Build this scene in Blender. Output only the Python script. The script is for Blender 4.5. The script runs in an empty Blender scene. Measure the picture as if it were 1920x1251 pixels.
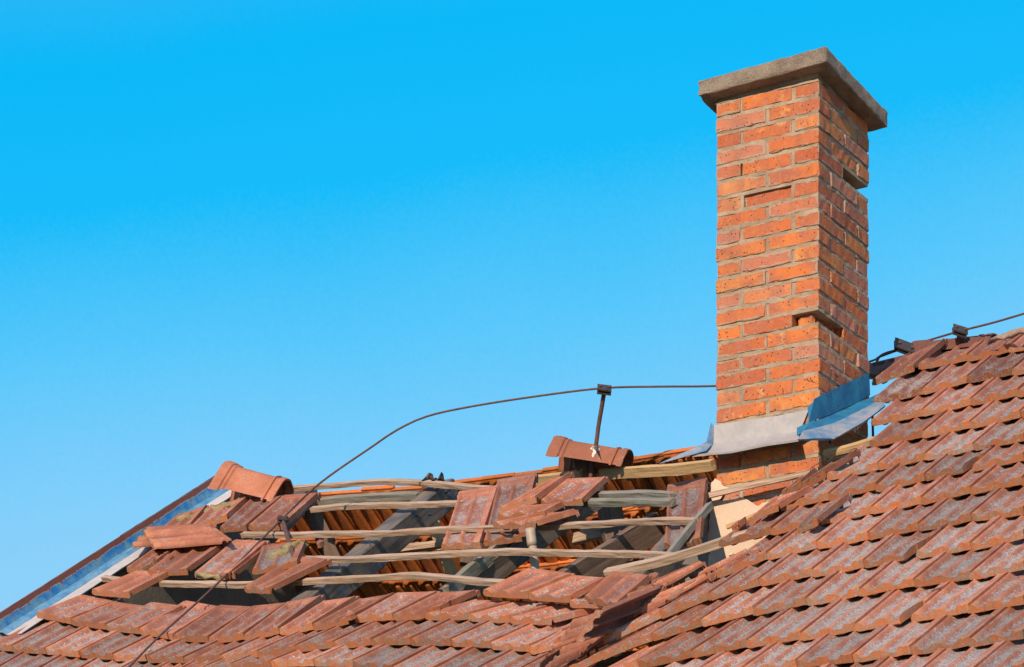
import bpy, math, random
from mathutils import Vector, Matrix, noise
random.seed(7)
S = bpy.context.scene
# ------------------------------------------------------------------ camera
CAMZ = 1.6; F = 6740.0; CX = 960.0; HY = 3000.0
cam = bpy.data.cameras.new('camera'); cam_o = bpy.data.objects.new('camera', cam)
S.collection.objects.link(cam_o); S.camera = cam_o
cam_o.location = (0, 0, CAMZ); cam_o.rotation_euler = (math.pi/2, 0, 0)
cam.sensor_width = 36; cam.lens = F/1920*36; cam.shift_y = (HY-625.5)/1920
cam.clip_start = 0.5; cam.clip_end = 3000
S.render.resolution_x = 1024; S.render.resolution_y = 667
S.view_settings.view_transform = 'Standard'; S.view_settings.look = 'None'
S.view_settings.exposure = 0.0; S.view_settings.gamma = 1
# ------------------------------------------------------------------ light
SUN_EL = math.radians(23); HX, HYY = -0.36, -0.933
sd = Vector((HX*math.cos(SUN_EL), HYY*math.cos(SUN_EL), math.sin(SUN_EL))).normalized()
sun = bpy.data.lights.new('sun', 'SUN'); sun.energy = 5.0; sun.angle = math.radians(0.6)
sun.color = (1.0, 0.80, 0.58)
sun_o = bpy.data.objects.new('sun', sun); S.collection.objects.link(sun_o)
sun_o.rotation_euler = sd.to_track_quat('Z', 'Y').to_euler(); sun_o.location = (-10, -10, 20)
W = bpy.data.worlds.new('World'); S.world = W; W.use_nodes = True
nt = W.node_tree; nt.nodes.clear()
def N(t, **k):
    n = nt.nodes.new(t)
    for a, b in k.items(): setattr(n, a, b)
    return n
out = N('ShaderNodeOutputWorld'); bg = N('ShaderNodeBackground'); bg.inputs[1].default_value = 1.0
sky = N('ShaderNodeTexSky'); sky.sky_type = 'NISHITA'; sky.sun_disc = False
sky.sun_elevation = SUN_EL; sky.sun_rotation = math.atan2(HX, HYY)
tc = N('ShaderNodeTexCoord'); sx = N('ShaderNodeSeparateXYZ'); nt.links.new(tc.outputs['Generated'], sx.inputs[0])
rmp = N('ShaderNodeValToRGB'); cr = rmp.color_ramp
# elevation given as sin(elevation)
SKY = [(0.00, (.36, .42, .50)), (0.15, (.45, .62, .78)), (0.24, (.36, .66, .90)), (0.30, (.225, .615, .955)), (0.335, (.095, .565, .955)),
       (0.370, (.006, .495, .95)), (0.405, (.000, .475, .94)), (0.52, (.12, .42, .80)), (1.0, (.40, .50, .72))]
cr.elements[0].position = SKY[0][0]; cr.elements[0].color = SKY[0][1]+(1,)
cr.elements[1].position = SKY[-1][0]; cr.elements[1].color = SKY[-1][1]+(1,)
for p, c in SKY[1:-1]:
    e = cr.elements.new(p); e.color = c+(1,)
# gradient tilts a little: the sky is lighter towards the right
ma = N('ShaderNodeMath', operation='MULTIPLY_ADD'); ma.inputs[1].default_value = -0.12
nt.links.new(sx.outputs[0], ma.inputs[0]); nt.links.new(sx.outputs[2], ma.inputs[2])
nz = N('ShaderNodeTexNoise'); nz.inputs['Scale'].default_value = 9; nz.inputs['Detail'].default_value = 3
ng = N('ShaderNodeTexNoise'); ng.inputs['Scale'].default_value = 900; ng.inputs['Detail'].default_value = 1
for q in (nz, ng): nt.links.new(tc.outputs['Generated'], q.inputs['Vector'])
m1_ = N('ShaderNodeMath', operation='MULTIPLY_ADD'); m1_.inputs[1].default_value = .022; nt.links.new(nz.outputs['Fac'], m1_.inputs[0]); nt.links.new(ma.outputs[0], m1_.inputs[2])
m2_ = N('ShaderNodeMath', operation='MULTIPLY_ADD'); m2_.inputs[1].default_value = .010; nt.links.new(ng.outputs['Fac'], m2_.inputs[0]); nt.links.new(m1_.outputs[0], m2_.inputs[2])
m3_ = N('ShaderNodeMath', operation='SUBTRACT'); m3_.inputs[1].default_value = .016; nt.links.new(m2_.outputs[0], m3_.inputs[0])
nt.links.new(m3_.outputs[0], rmp.inputs[0])
mx = N('ShaderNodeMixRGB', blend_type='ADD'); mx.inputs[0].default_value = 1
sc = N('ShaderNodeMixRGB', blend_type='MULTIPLY'); sc.inputs[0].default_value = 1; sc.inputs[2].default_value = (.002, .002, .002, 1)
nt.links.new(sky.outputs[0], sc.inputs[1]); nt.links.new(rmp.outputs[0], mx.inputs[1]); nt.links.new(sc.outputs[0], mx.inputs[2])
nt.links.new(mx.outputs[0], bg.inputs[0]); nt.links.new(bg.outputs[0], out.inputs[0])
S.cycles.max_bounces = 6

# ------------------------------------------------------------------ geometry frame of the place
ANG = math.radians(30)
u = Vector((math.sin(ANG), math.cos(ANG), 0)); v = Vector((-math.cos(ANG), math.sin(ANG), 0))   # up-slope / along the ridge
T = 0.69; TH = math.atan(T)
w = Vector((u.x*math.cos(TH), u.y*math.cos(TH), math.sin(TH)))       # up the front slope
nrm = Vector((-u.x*math.sin(TH), -u.y*math.sin(TH), math.cos(TH)))   # normal of the front slope
C0 = Vector(((1535-CX)/F*16, 16, 0))
Z0 = (HY-835)/F*16
KK = C0.x*u.x + C0.y*u.y
def P(px, py, Y):
    return Vector(((px-CX)/F*Y, Y, (HY-py)/F*Y + CAMZ))
def planeY(px, py):
    a = (px-CX)/F; b = (HY-py)/F
    return (Z0 - T*KK)/(b - T*(a*u.x+u.y))
def lerpt(x, tab):
    if x <= tab[0][0]: return tab[0][1]
    for (x0, y0), (x1, y1) in zip(tab, tab[1:]):
        if x <= x1: return y0 + (y1-y0)*(x-x0)/(x1-x0)
    return tab[-1][1]
SAGL = [(60, 0), (300, 14), (600, 32), (900, 45), (1060, 48), (1150, 44), (1340, 30), (1400, 26)]
SAGR = [(1000, 34), (1100, 26), (1250, 12), (1400, 0)]
def surf(px, py, reg='L', dY=0.0):
    s = lerpt(px, SAGL if reg == 'L' else SAGR)
    return P(px, py, planeY(px, py-s) + dY)
def on_left_face(px, py, off=0.0):        # vertical plane of the chimney's left (front) face
    o = C0 - u*off; a = (px-CX)/F
    Y = (o.x*u.x+o.y*u.y)/(a*u.x+u.y)
    return P(px, py, Y)
def on_right_face(px, py, off=0.0):
    o = C0 - v*off; a = (px-CX)/F
    Y = (o.x*v.x+o.y*v.y)/(a*v.x+v.y)
    return P(px, py, Y)

# ------------------------------------------------------------------ object helpers
def link(o): S.collection.objects.link(o); return o
def mesh_obj(name, verts, faces, mat, parent=None, smooth=False, attrs=None, uvs=None, mats=None, fmat=None, origin=None):
    verts = [Vector(p) for p in verts]
    if origin is None:
        if parent is not None: origin = Vector(parent['_o'])
        else:
            c = sum(verts, Vector())/len(verts); origin = Vector((c.x, c.y, min(p.z for p in verts)))
    me = bpy.data.meshes.new(name)
    me.from_pydata([p-origin for p in verts], [], faces); me.validate()
    for m in (mats or [mat]): me.materials.append(m)
    if fmat: me.polygons.foreach_set('material_index', fmat)
    if smooth is True: me.polygons.foreach_set('use_smooth', [True]*len(me.polygons))
    elif smooth: me.polygons.foreach_set('use_smooth', smooth)
    if attrs:
        for k, vals in attrs.items():
            a = me.attributes.new(k, 'FLOAT', 'POINT'); a.data.foreach_set('value', vals)
    if uvs:
        l = me.uv_layers.new(name='UVMap')
        fl = []
        for p in me.polygons:
            for vi in p.vertices: fl.extend(uvs[vi])
        l.data.foreach_set('uv', fl)
    me.update()
    o = link(bpy.data.objects.new(name, me))
    if parent is not None: o.parent = parent
    else: o.location = origin
    return o
def tag(o, label, cat, group=None):
    o['label'] = label; o['category'] = cat
    if group: o['group'] = group
    return o
def thing(name, loc, label, cat, group=None):
    o = link(bpy.data.objects.new(name, None)); o.location = loc; o['_o'] = tuple(loc)
    return tag(o, label, cat, group)
class MB:
    def __init__(s): s.v = []; s.f = []; s.uv = []; s.fm = []
    def add(s, vs, fs, uvs=None, m=0):
        b = len(s.v); s.v += [Vector(p) for p in vs]; s.f += [tuple(b+i for i in f) for f in fs]
        s.uv += list(uvs) if uvs else [(0, 0)]*len(vs); s.fm += [m]*len(fs)
    def build(s, name, mat, parent=None, smooth=False, mats=None):
        return mesh_obj(name, s.v, s.f, mat, parent, smooth, uvs=s.uv, mats=mats, fmat=s.fm if mats else None)
def n3(p, s=1.0, seed=0.0):
    return noise.noise(Vector((p[0]*s+seed, p[1]*s+seed*1.7, p[2]*s-seed*.6)))

# ------------------------------------------------------------------ materials
def new_mat(name):
    m = bpy.data.materials.new(name); m.use_nodes = True
    t = m.node_tree; t.nodes.clear()
    o = t.nodes.new('ShaderNodeOutputMaterial'); b = t.nodes.new('ShaderNodeBsdfPrincipled')
    t.links.new(b.outputs[0], o.inputs[0]); b.inputs['Roughness'].default_value = .85
    b.inputs['Specular IOR Level'].default_value = .25
    return m, t, b
class G:
    def __init__(s, t): s.t = t
    def n(s, typ, **k):
        x = s.t.nodes.new(typ)
        for a, b in k.items(): setattr(x, a, b)
        return x
    def put(s, sock, val):
        if hasattr(val, 'is_output'): s.t.links.new(val, sock)
        elif isinstance(val, (tuple, list)) and len(val) == 3 and sock.type == 'RGBA': sock.default_value = (*val, 1)
        else: sock.default_value = val
    def math(s, op, a, b=0.0, c=0.0, clamp=False):
        x = s.n('ShaderNodeMath', operation=op, use_clamp=clamp)
        s.put(x.inputs[0], a); s.put(x.inputs[1], b); s.put(x.inputs[2], c); return x.outputs[0]
    def noise(s, vec, scale, detail=4, rough=.6, dist=0):
        x = s.n('ShaderNodeTexNoise'); s.put(x.inputs['Vector'], vec); x.inputs['Scale'].default_value = scale
        x.inputs['Detail'].default_value = detail; x.inputs['Roughness'].default_value = rough; x.inputs['Distortion'].default_value = dist
        return x.outputs['Fac']
    def vor(s, vec, scale):
        x = s.n('ShaderNodeTexVoronoi'); s.put(x.inputs['Vector'], vec); x.inputs['Scale'].default_value = scale; return x.outputs['Distance']
    def mix(s, f, a, b, blend='MIX'):
        x = s.n('ShaderNodeMixRGB', blend_type=blend); s.put(x.inputs[0], f); s.put(x.inputs[1], a); s.put(x.inputs[2], b); return x.outputs[0]
    def step(s, x, lo, hi):
        r = s.n('ShaderNodeMapRange', interpolation_type='SMOOTHSTEP'); s.put(r.inputs[0], x)
        s.put(r.inputs[1], lo); s.put(r.inputs[2], hi); return r.outputs[0]
    def attr(s, name):
        return s.n('ShaderNodeAttribute', attribute_name=name).outputs['Fac']
    def obj(s, k=1.0):
        tcn = s.n('ShaderNodeTexCoord'); oi = s.n('ShaderNodeObjectInfo')
        a = s.n('ShaderNodeVectorMath', operation='ADD'); m = s.n('ShaderNodeMath', operation='MULTIPLY')
        s.put(m.inputs[0], oi.outputs['Random']); m.inputs[1].default_value = 37.0
        s.t.links.new(tcn.outputs['Object'], a.inputs[0]); s.t.links.new(m.outputs[0], a.inputs[1])
        return a.outputs[0], oi
    def bump(s, bsdf, h, strength=.5, dist=.004):
        x = s.n('ShaderNodeBump'); s.put(x.inputs['Height'], h); x.inputs['Strength'].default_value = strength; x.inputs['Distance'].default_value = dist
        s.t.links.new(x.outputs[0], bsdf.inputs['Normal'])

def tile_material(name, lo, hi, lip, pan, inside=False):
    m, t, b = new_mat(name); g = G(t); vec, oi = g.obj()
    sc = g.n('ShaderNodeSeparateColor'); t.links.new(oi.outputs['Color'], sc.inputs[0])
    lich, dark = sc.outputs[0], sc.outputs[1]
    n1 = g.noise(vec, 7, 5, .65); n2 = g.noise(vec, 45, 6, .75); n3_ = g.noise(vec, 140, 3, .7)
    col = g.mix(g.step(n1, .3, .7), lo, hi)
    col = g.mix(g.math('MULTIPLY', g.step(n2, .45, .7), .45), col, tuple(x*.55 for x in lo))
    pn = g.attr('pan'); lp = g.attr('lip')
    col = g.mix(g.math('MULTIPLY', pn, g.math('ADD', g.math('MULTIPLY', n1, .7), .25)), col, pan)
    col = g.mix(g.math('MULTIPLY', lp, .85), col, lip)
    # dark weathered tiles
    col = g.mix(dark, col, g.mix(n2, (.085, .04, .04), (.17, .075, .06)))
    if not inside:
        # lichen crust: fills the pans, speckles the ribs
        k = g.math('ADD', g.math('MULTIPLY', n2, .62), g.math('ADD', g.math('MULTIPLY', n1, 1.0), g.math('MULTIPLY', n3_, 1.0)))
        thr = g.math('SUBTRACT', 1.565, g.math('MULTIPLY', lich, g.math('ADD', .17, g.math('MULTIPLY', pn, .30))))
        mk = g.step(g.math('SUBTRACT', k, thr), -.10, .14)
        lc = g.mix(g.step(g.noise(vec, 30, 3), .35, .65), (.37, .32, .30), (.25, .245, .265))
        lc = g.mix(g.math('MULTIPLY', g.step(n3_, .56, .68), .8), g.mix(g.math('MULTIPLY', g.step(g.noise(vec, 90, 3), .56, .44), .5), lc, (.13, .10, .10)), (.60, .54, .50))
        col = g.mix(g.math('MULTIPLY', mk, .85), col, lc)
        # brown crust along the front lip
        lk = g.math('MULTIPLY', g.step(g.math('ADD', n2, g.math('MULTIPLY', n3_, .5)), .70, .86), lp)
        col = g.mix(g.math('MULTIPLY', lk, .75), col, g.mix(n3_, (.10, .075, .05), (.42, .35, .26)))
        # pale lichen dots
        vd = g.vor(vec, 75); dots = g.math('MULTIPLY', g.step(vd, .17, .09), g.step(g.noise(vec, 14), .5, .62))
        col = g.mix(g.math('MULTIPLY', dots, g.math('ADD', lich, .15, clamp=True)), col, (.62, .56, .50))
        # dark grime specks
        dd = g.math('MULTIPLY', g.step(g.vor(vec, 130), .16, .08), g.step(g.noise(vec, 22), .48, .6))
        col = g.mix(g.math('MULTIPLY', dd, .55), col, (.05, .03, .03))
    hsv = g.n('ShaderNodeHueSaturation'); g.put(hsv.inputs['Value'], g.math('ADD', .74, g.math('MULTIPLY', oi.outputs['Random'], .55)))
    t.links.new(col, hsv.inputs['Color']); t.links.new(hsv.outputs[0], b.inputs['Base Color'])
    g.bump(b, g.math('ADD', n2, g.math('MULTIPLY', n3_, .5)), .7, .004)
    b.inputs['Roughness'].default_value = .8
    return m
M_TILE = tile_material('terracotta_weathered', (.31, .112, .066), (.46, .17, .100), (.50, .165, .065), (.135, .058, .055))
M_TILE_IN = tile_material('terracotta_underside', (.46, .135, .035), (.60, .18, .045), (.60, .19, .05), (.40, .11, .03), inside=True)

def wood_material(name, a, b_, c, sc=1.0, green=0.0, blue=0.0):
    m, t, b = new_mat(name); g = G(t); vec, oi = g.obj()
    uvn = g.n('ShaderNodeUVMap'); mp = g.n('ShaderNodeMapping'); mp.inputs['Scale'].default_value = (5*sc, 120*sc, 1)
    ad = g.n('ShaderNodeVectorMath', operation='ADD'); t.links.new(uvn.outputs[0], mp.inputs[0])
    mm = g.n('ShaderNodeMath', operation='MULTIPLY'); g.put(mm.inputs[0], oi.outputs['Random']); mm.inputs[1].default_value = 50
    t.links.new(mp.outputs[0], ad.inputs[0]); t.links.new(mm.outputs[0], ad.inputs[1])
    gr = g.noise(ad.outputs[0], 1.0, 6, .7, .6); bl = g.noise(vec, 5, 4, .6); fine = g.noise(vec, 70, 4, .7)
    col = g.mix(g.step(gr, .35, .65), a, b_)
    col = g.mix(g.step(bl, .45, .75), col, c)
    crack = g.step(gr, .33, .27)
    col = g.mix(g.math('MULTIPLY', crack, .7), col, (.03, .022, .018))
    if green: col = g.mix(g.math('MULTIPLY', g.step(g.noise(vec, 3.3, 3), .5, .65), green), col, (.17, .17, .10))
    if blue: col = g.mix(g.math('MULTIPLY', g.step(g.noise(vec, 6, 4, .7, .5), .53, .62), blue), col, g.mix(fine, (.03, .10, .28), (.06, .20, .34)))
    t.links.new(col, b.inputs['Base Color']); g.bump(b, g.math('ADD', gr, g.math('MULTIPLY', fine, .4)), .6, .006)
    return m
M_LATH = wood_material('weathered_lath_wood', (.30, .195, .135), (.55, .39, .30), (.36, .23, .145), green=.18)
M_LATH_G = wood_material('grey_lath_wood', (.20, .185, .16), (.29, .26, .22), (.17, .17, .14), green=.5)
M_LATH_Y = wood_material('newer_pine_wood', (.50, .31, .15), (.58, .38, .20), (.42, .27, .15))
M_RAFT = wood_material('old_grey_rafter_wood', (.115, .088, .072), (.22, .17, .135), (.075, .078, .085), sc=.5, blue=.25)
M_RAFT_B = wood_material('old_brown_timber', (.12, .075, .055), (.20, .13, .10), (.10, .07, .06), sc=.5)

def brick_material():
    m, t, b = new_mat('fired_brick'); g = G(t); vec, oi = g.obj()
    tone = g.attr('tone'); tone2 = g.attr('tone2')
    rp = g.n('ShaderNodeValToRGB'); t.links.new(tone, rp.inputs[0])
    cols = [(0, (.40, .095, .040)), (.3, (.50, .135, .045)), (.55, (.60, .165, .042)), (.8, (.64, .225, .055)), (1, (.56, .235, .10))]
    rp.color_ramp.elements[0].color = cols[0][1]+(1,); rp.color_ramp.elements[1].color = cols[-1][1]+(1,)
    for p, c in cols[1:-1]: rp.color_ramp.elements.new(p).color = c+(1,)
    n1 = g.noise(vec, 9, 5, .6); n2 = g.noise(vec, 60, 5, .7)
    col = g.mix(g.step(n1, .35, .7), rp.outputs[0], (.38, .125, .075))
    col = g.mix(g.math('MULTIPLY', g.step(n2, .45, .75), .3), col, (.64, .30, .14))
    # mortar smears creeping over the arrises
    uvn = g.n('ShaderNodeUVMap'); sp = g.n('ShaderNodeSeparateXYZ'); t.links.new(uvn.outputs[0], sp.inputs[0])
    dv = g.math('MINIMUM', sp.outputs[1], g.math('SUBTRACT', 1, sp.outputs[1]))
    du = g.math('MINIMUM', sp.outputs[0], g.math('SUBTRACT', 1, sp.outputs[0]))
    ed = g.math('MINIMUM', g.math('MULTIPLY', dv, 1.0), g.math('MULTIPLY', du, 3.4))
    nn = g.noise(vec, 17, 4, .65)
    sm = g.math('SUBTRACT', g.math('ADD', g.math('MULTIPLY', nn, .95), g.math('MULTIPLY', tone2, .22)), g.math('MULTIPLY', ed, 1.15))
    mk = g.step(sm, .47, .505)
    col = g.mix(g.math('MULTIPLY', mk, .85), col, g.mix(n2, (.30, .225, .16), (.44, .34, .25)))
    col = g.mix(g.math('MULTIPLY', g.step(tone2, .62, .95), .45), col, g.mix(n1, (.52, .24, .17), (.42, .20, .16)))
    col = g.mix(g.math('MULTIPLY', g.step(g.noise(vec, 11, 5, .7), .54, .66), g.math('MULTIPLY', g.step(tone2, .35, .1), .6)), col, (.66, .36, .15))
    # cracks
    wp_ = g.n('ShaderNodeVectorMath', operation='ADD'); nz = g.n('ShaderNodeTexNoise'); nz.inputs['Scale'].default_value = 14
    t.links.new(vec, nz.inputs['Vector']); sc3 = g.n('ShaderNodeVectorMath', operation='SCALE'); sc3.inputs[3].default_value = .10
    t.links.new(nz.outputs['Color'], sc3.inputs[0]); t.links.new(vec, wp_.inputs[0]); t.links.new(sc3.outputs[0], wp_.inputs[1])
    vc = g.n('ShaderNodeTexVoronoi', feature='DISTANCE_TO_EDGE'); vc.inputs['Scale'].default_value = 2.6; t.links.new(wp_.outputs[0], vc.inputs['Vector'])
    crk = g.math('MULTIPLY', g.step(vc.outputs['Distance'], .0085, .003), g.step(g.noise(vec, 5, 2), .54, .60))
    col = g.mix(g.math('MULTIPLY', crk, .85), col, (.04, .02, .018))
    # soot film running down in patches
    mpz = g.n('ShaderNodeMapping'); mpz.inputs['Scale'].default_value = (9, 9, 1.6); t.links.new(vec, mpz.inputs['Vector'])
    soot = g.step(g.noise(mpz.outputs[0], 1.0, 4, .6), .52, .75)
    col = g.mix(g.math('MULTIPLY', soot, .25), col, (.17, .085, .065))
    # pits
    vd = g.vor(vec, 62); pit = g.math('MULTIPLY', g.step(vd, .25, .12), g.step(g.noise(vec, 20, 2), .46, .56))
    vd2 = g.vor(vec, 150); pit2 = g.math('MULTIPLY', g.step(vd2, .22, .1), g.step(g.noise(vec, 31, 2), .5, .6))
    pit = g.math('MAXIMUM', pit, pit2)
    col = g.mix(g.math('MULTIPLY', pit, .8), col, (.06, .03, .025))
    t.links.new(col, b.inputs['Base Color'])
    h = g.math('SUBTRACT', g.math('ADD', g.math('MULTIPLY', n2, .6), g.math('MULTIPLY', n1, .5)), g.math('MULTIPLY', pit, .9))
    g.bump(b, g.math('ADD', h, g.math('MULTIPLY', mk, .3)), .8, .005)
    return m
def speck_material(name, a, b_, sc=40, dark=None, rough=.9, bump=.8, bd=.006, grit=.4):
    m, t, b = new_mat(name); g = G(t); vec, oi = g.obj()
    n1 = g.noise(vec, sc*.18, 5, .6); n2 = g.noise(vec, sc, 6, .75); n4 = g.noise(vec, sc*4, 3, .7)
    col = g.mix(g.step(n1, .35, .68), a, b_)
    col = g.mix(g.math('MULTIPLY', g.step(n2, .52, .7), .6), col, dark or tuple(x*.5 for x in a))
    col = g.mix(g.math('MULTIPLY', g.step(n4, .58-.08*(grit > .5), .7), grit), col, tuple(min(1, x*1.6) for x in b_))
    t.links.new(col, b.inputs['Base Color']); b.inputs['Roughness'].default_value = rough
    g.bump(b, g.math('ADD', n2, g.math('MULTIPLY', n4, .6)), bump, bd)
    return m
M_BRICK = brick_material()
M_MORTAR = speck_material('old_mortar', (.31, .225, .155), (.45, .345, .25), 45)
M_CONC = speck_material('weathered_concrete', (.31, .235, .185), (.50, .39, .30), 75, (.07, .055, .05), bd=.03, grit=.85)
M_PLAST = speck_material('cream_plaster', (.58, .44, .34), (.66, .52, .41), 14, (.47, .35, .26), bump=.3, bd=.003)
M_PLAST_G = speck_material('grey_plaster', (.17, .155, .145), (.24, .22, .20), 16, (.12, .11, .10), bump=.4)
M_MOSS = speck_material('dry_moss_and_mortar', (.34, .27, .13), (.46, .37, .22), 60, (.12, .11, .04), bd=.012)
M_BOARD = speck_material('pale_weathered_sheet', (.46, .42, .42), (.56, .50, .48), 12, (.34, .31, .33), rough=.6, bump=.2)
M_MORT_L = speck_material('pale_ridge_mortar', (.36, .24, .18), (.46, .33, .26), 45)
def metal_paint(name, a, b_, rust=(.16, .055, .03), amt=.5, rough=.45, metal=.0, sc=12):
    m, t, b = new_mat(name); g = G(t); vec, oi = g.obj()
    n1 = g.noise(vec, sc, 6, .7, .3); n2 = g.noise(vec, sc*5, 4, .7)
    col = g.mix(g.step(n1, .35, .68), a, b_)
    col = g.mix(g.math('MULTIPLY', g.step(g.math('ADD', n1, g.math('MULTIPLY', n2, .4)), .80, .90), amt), col, rust)
    t.links.new(col, b.inputs['Base Color']); b.inputs['Roughness'].default_value = rough; b.inputs['Metallic'].default_value = metal
    b.inputs['Specular IOR Level'].default_value = .5
    g.bump(b, g.math('ADD', n1, n2), .25, .004)
    return m
M_ZINC = metal_paint('dull_zinc_sheet', (.33, .305, .31), (.41, .375, .37), (.19, .165, .17), .5, .5)
M_BLUE = metal_paint('sky_tinted_sheet', (.003, .11, .25), (.014, .19, .33), (.03, .05, .08), .75, .7)  # sky reflection on the shaded flashing, put into the base colour
M_SKYTINT_Z = metal_paint('sky_tinted_zinc_sheet', (.33, .32, .34), (.03, .18, .36), (.30, .16, .10), .7, .5, sc=7)  # zinc with rust; its blue is skylight painted in
M_IRON = metal_paint('rusty_iron', (.085, .04, .032), (.15, .06, .04), (.22, .09, .04), .6, .8, sc=40)
M_DARKIRON = metal_paint('dark_iron', (.03, .025, .028), (.055, .04, .04), (.12, .06, .05), .5, .6, sc=40)
M_PIPE = metal_paint('pale_painted_pipe', (.34, .26, .19), (.44, .36, .29), (.22, .09, .035), .9, .5, sc=14)
def verge_paint():
    m, t, b = new_mat('blue_paint_over_rust'); g = G(t); vec, oi = g.obj()
    uvn = g.n('ShaderNodeUVMap'); sp = g.n('ShaderNodeSeparateXYZ'); t.links.new(uvn.outputs[0], sp.inputs[0])
    U, V = sp.outputs[0], sp.outputs[1]
    def n1d(scale, d=3):
        cx = g.n('ShaderNodeCombineXYZ'); g.put(cx.inputs[0], U); return g.noise(cx.outputs[0], scale, d, .6)
    drip = g.math('MULTIPLY', g.step(n1d(38, 2), .56, .68), .35)
    edge = g.math('ADD', g.math('ADD', .26, g.math('MULTIPLY', n1d(6, 4), .42)), drip)
    n1 = g.noise(vec, 16, 5, .65); n2 = g.noise(vec, 70, 4, .7)
    mk = g.step(g.math('SUBTRACT', edge, g.math('ADD', V, g.math('MULTIPLY', n2, .10))), -.01, .01)
    rim = g.step(g.math('ABSOLUTE', g.math('SUBTRACT', edge, g.math('ADD', V, g.math('MULTIPLY', n2, .10)))), .045, .01)
    blue = g.mix(g.step(g.math('ADD', n1, g.math('MULTIPLY', V, .22)), .48, .85), (.006, .15, .46), (.13, .29, .38))
    col = g.mix(mk, blue, g.mix(n1, (.12, .045, .035), (.20, .07, .05)))
    col = g.mix(g.math('MULTIPLY', rim, .7), col, (.50, .36, .22))
    t.links.new(col, b.inputs['Base Color']); b.inputs['Roughness'].default_value = .5
    g.bump(b, g.math('ADD', n2, mk), .3, .003)
    return m
M_VERGE = verge_paint()
M_LBLUE = metal_paint('faded_light_blue_sheet', (.05, .20, .40), (.16, .32, .46), (.20, .15, .12), .4, .5)
M_VTOP = metal_paint('rusted_verge_edge', (.26, .11, .08), (.36, .17, .13), (.55, .48, .45), .8, .6)

# ------------------------------------------------------------------ tile mesh
def sm(x):
    x = max(0., min(1., x)); return x*x*(3-2*x)
AS = [0, .012, .035, .06, .085, .11, .14, .17, .22, .28, .34, .38, .405, .43, .46, .49, .515, .54, .58, .64, .70, .75, .785, .81, .835, .86, .90, .945, .975, .99, 1.0]
BS = [0, .008, .022, .038, .055, .075, .10, .14, .20, .30, .42, .54, .66, .76, .83, .865, .885, .905, .925, .94, .955, .968, .985, 1.0]
def tile_h(a, b):
    wd = 1 + 2.4*math.exp(-b/.05)
    def r(x, ww): return math.exp(-(abs(x)/ww)**3.0)
    R = max(r(a-.075, .050*(1+.35*(wd-1))), (.78+.22*sm(1-b/.06))*r(a-.455, .046*wd), 1.0*sm((a-.80+.05*(wd-1)*.5)/.07))
    if a < .03: R = min(R, .35)
    if .885 < a < .905: R *= .80
    h = .004 + .023*R
    arch = sm((b-.86)/.03)*(1-sm((b-.925)/.02))         # head: pans close in arches, then a groove and the top rim
    h = max(h, .004+.015*arch) if b < .93 else .008
    if b >= .955: h = .017
    h = max(h, .004 + .008*sm(1-b/.03))
    return h
HT = [[tile_h(a, b) for b in BS] for a in AS]
TCOUNT = 0
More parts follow.
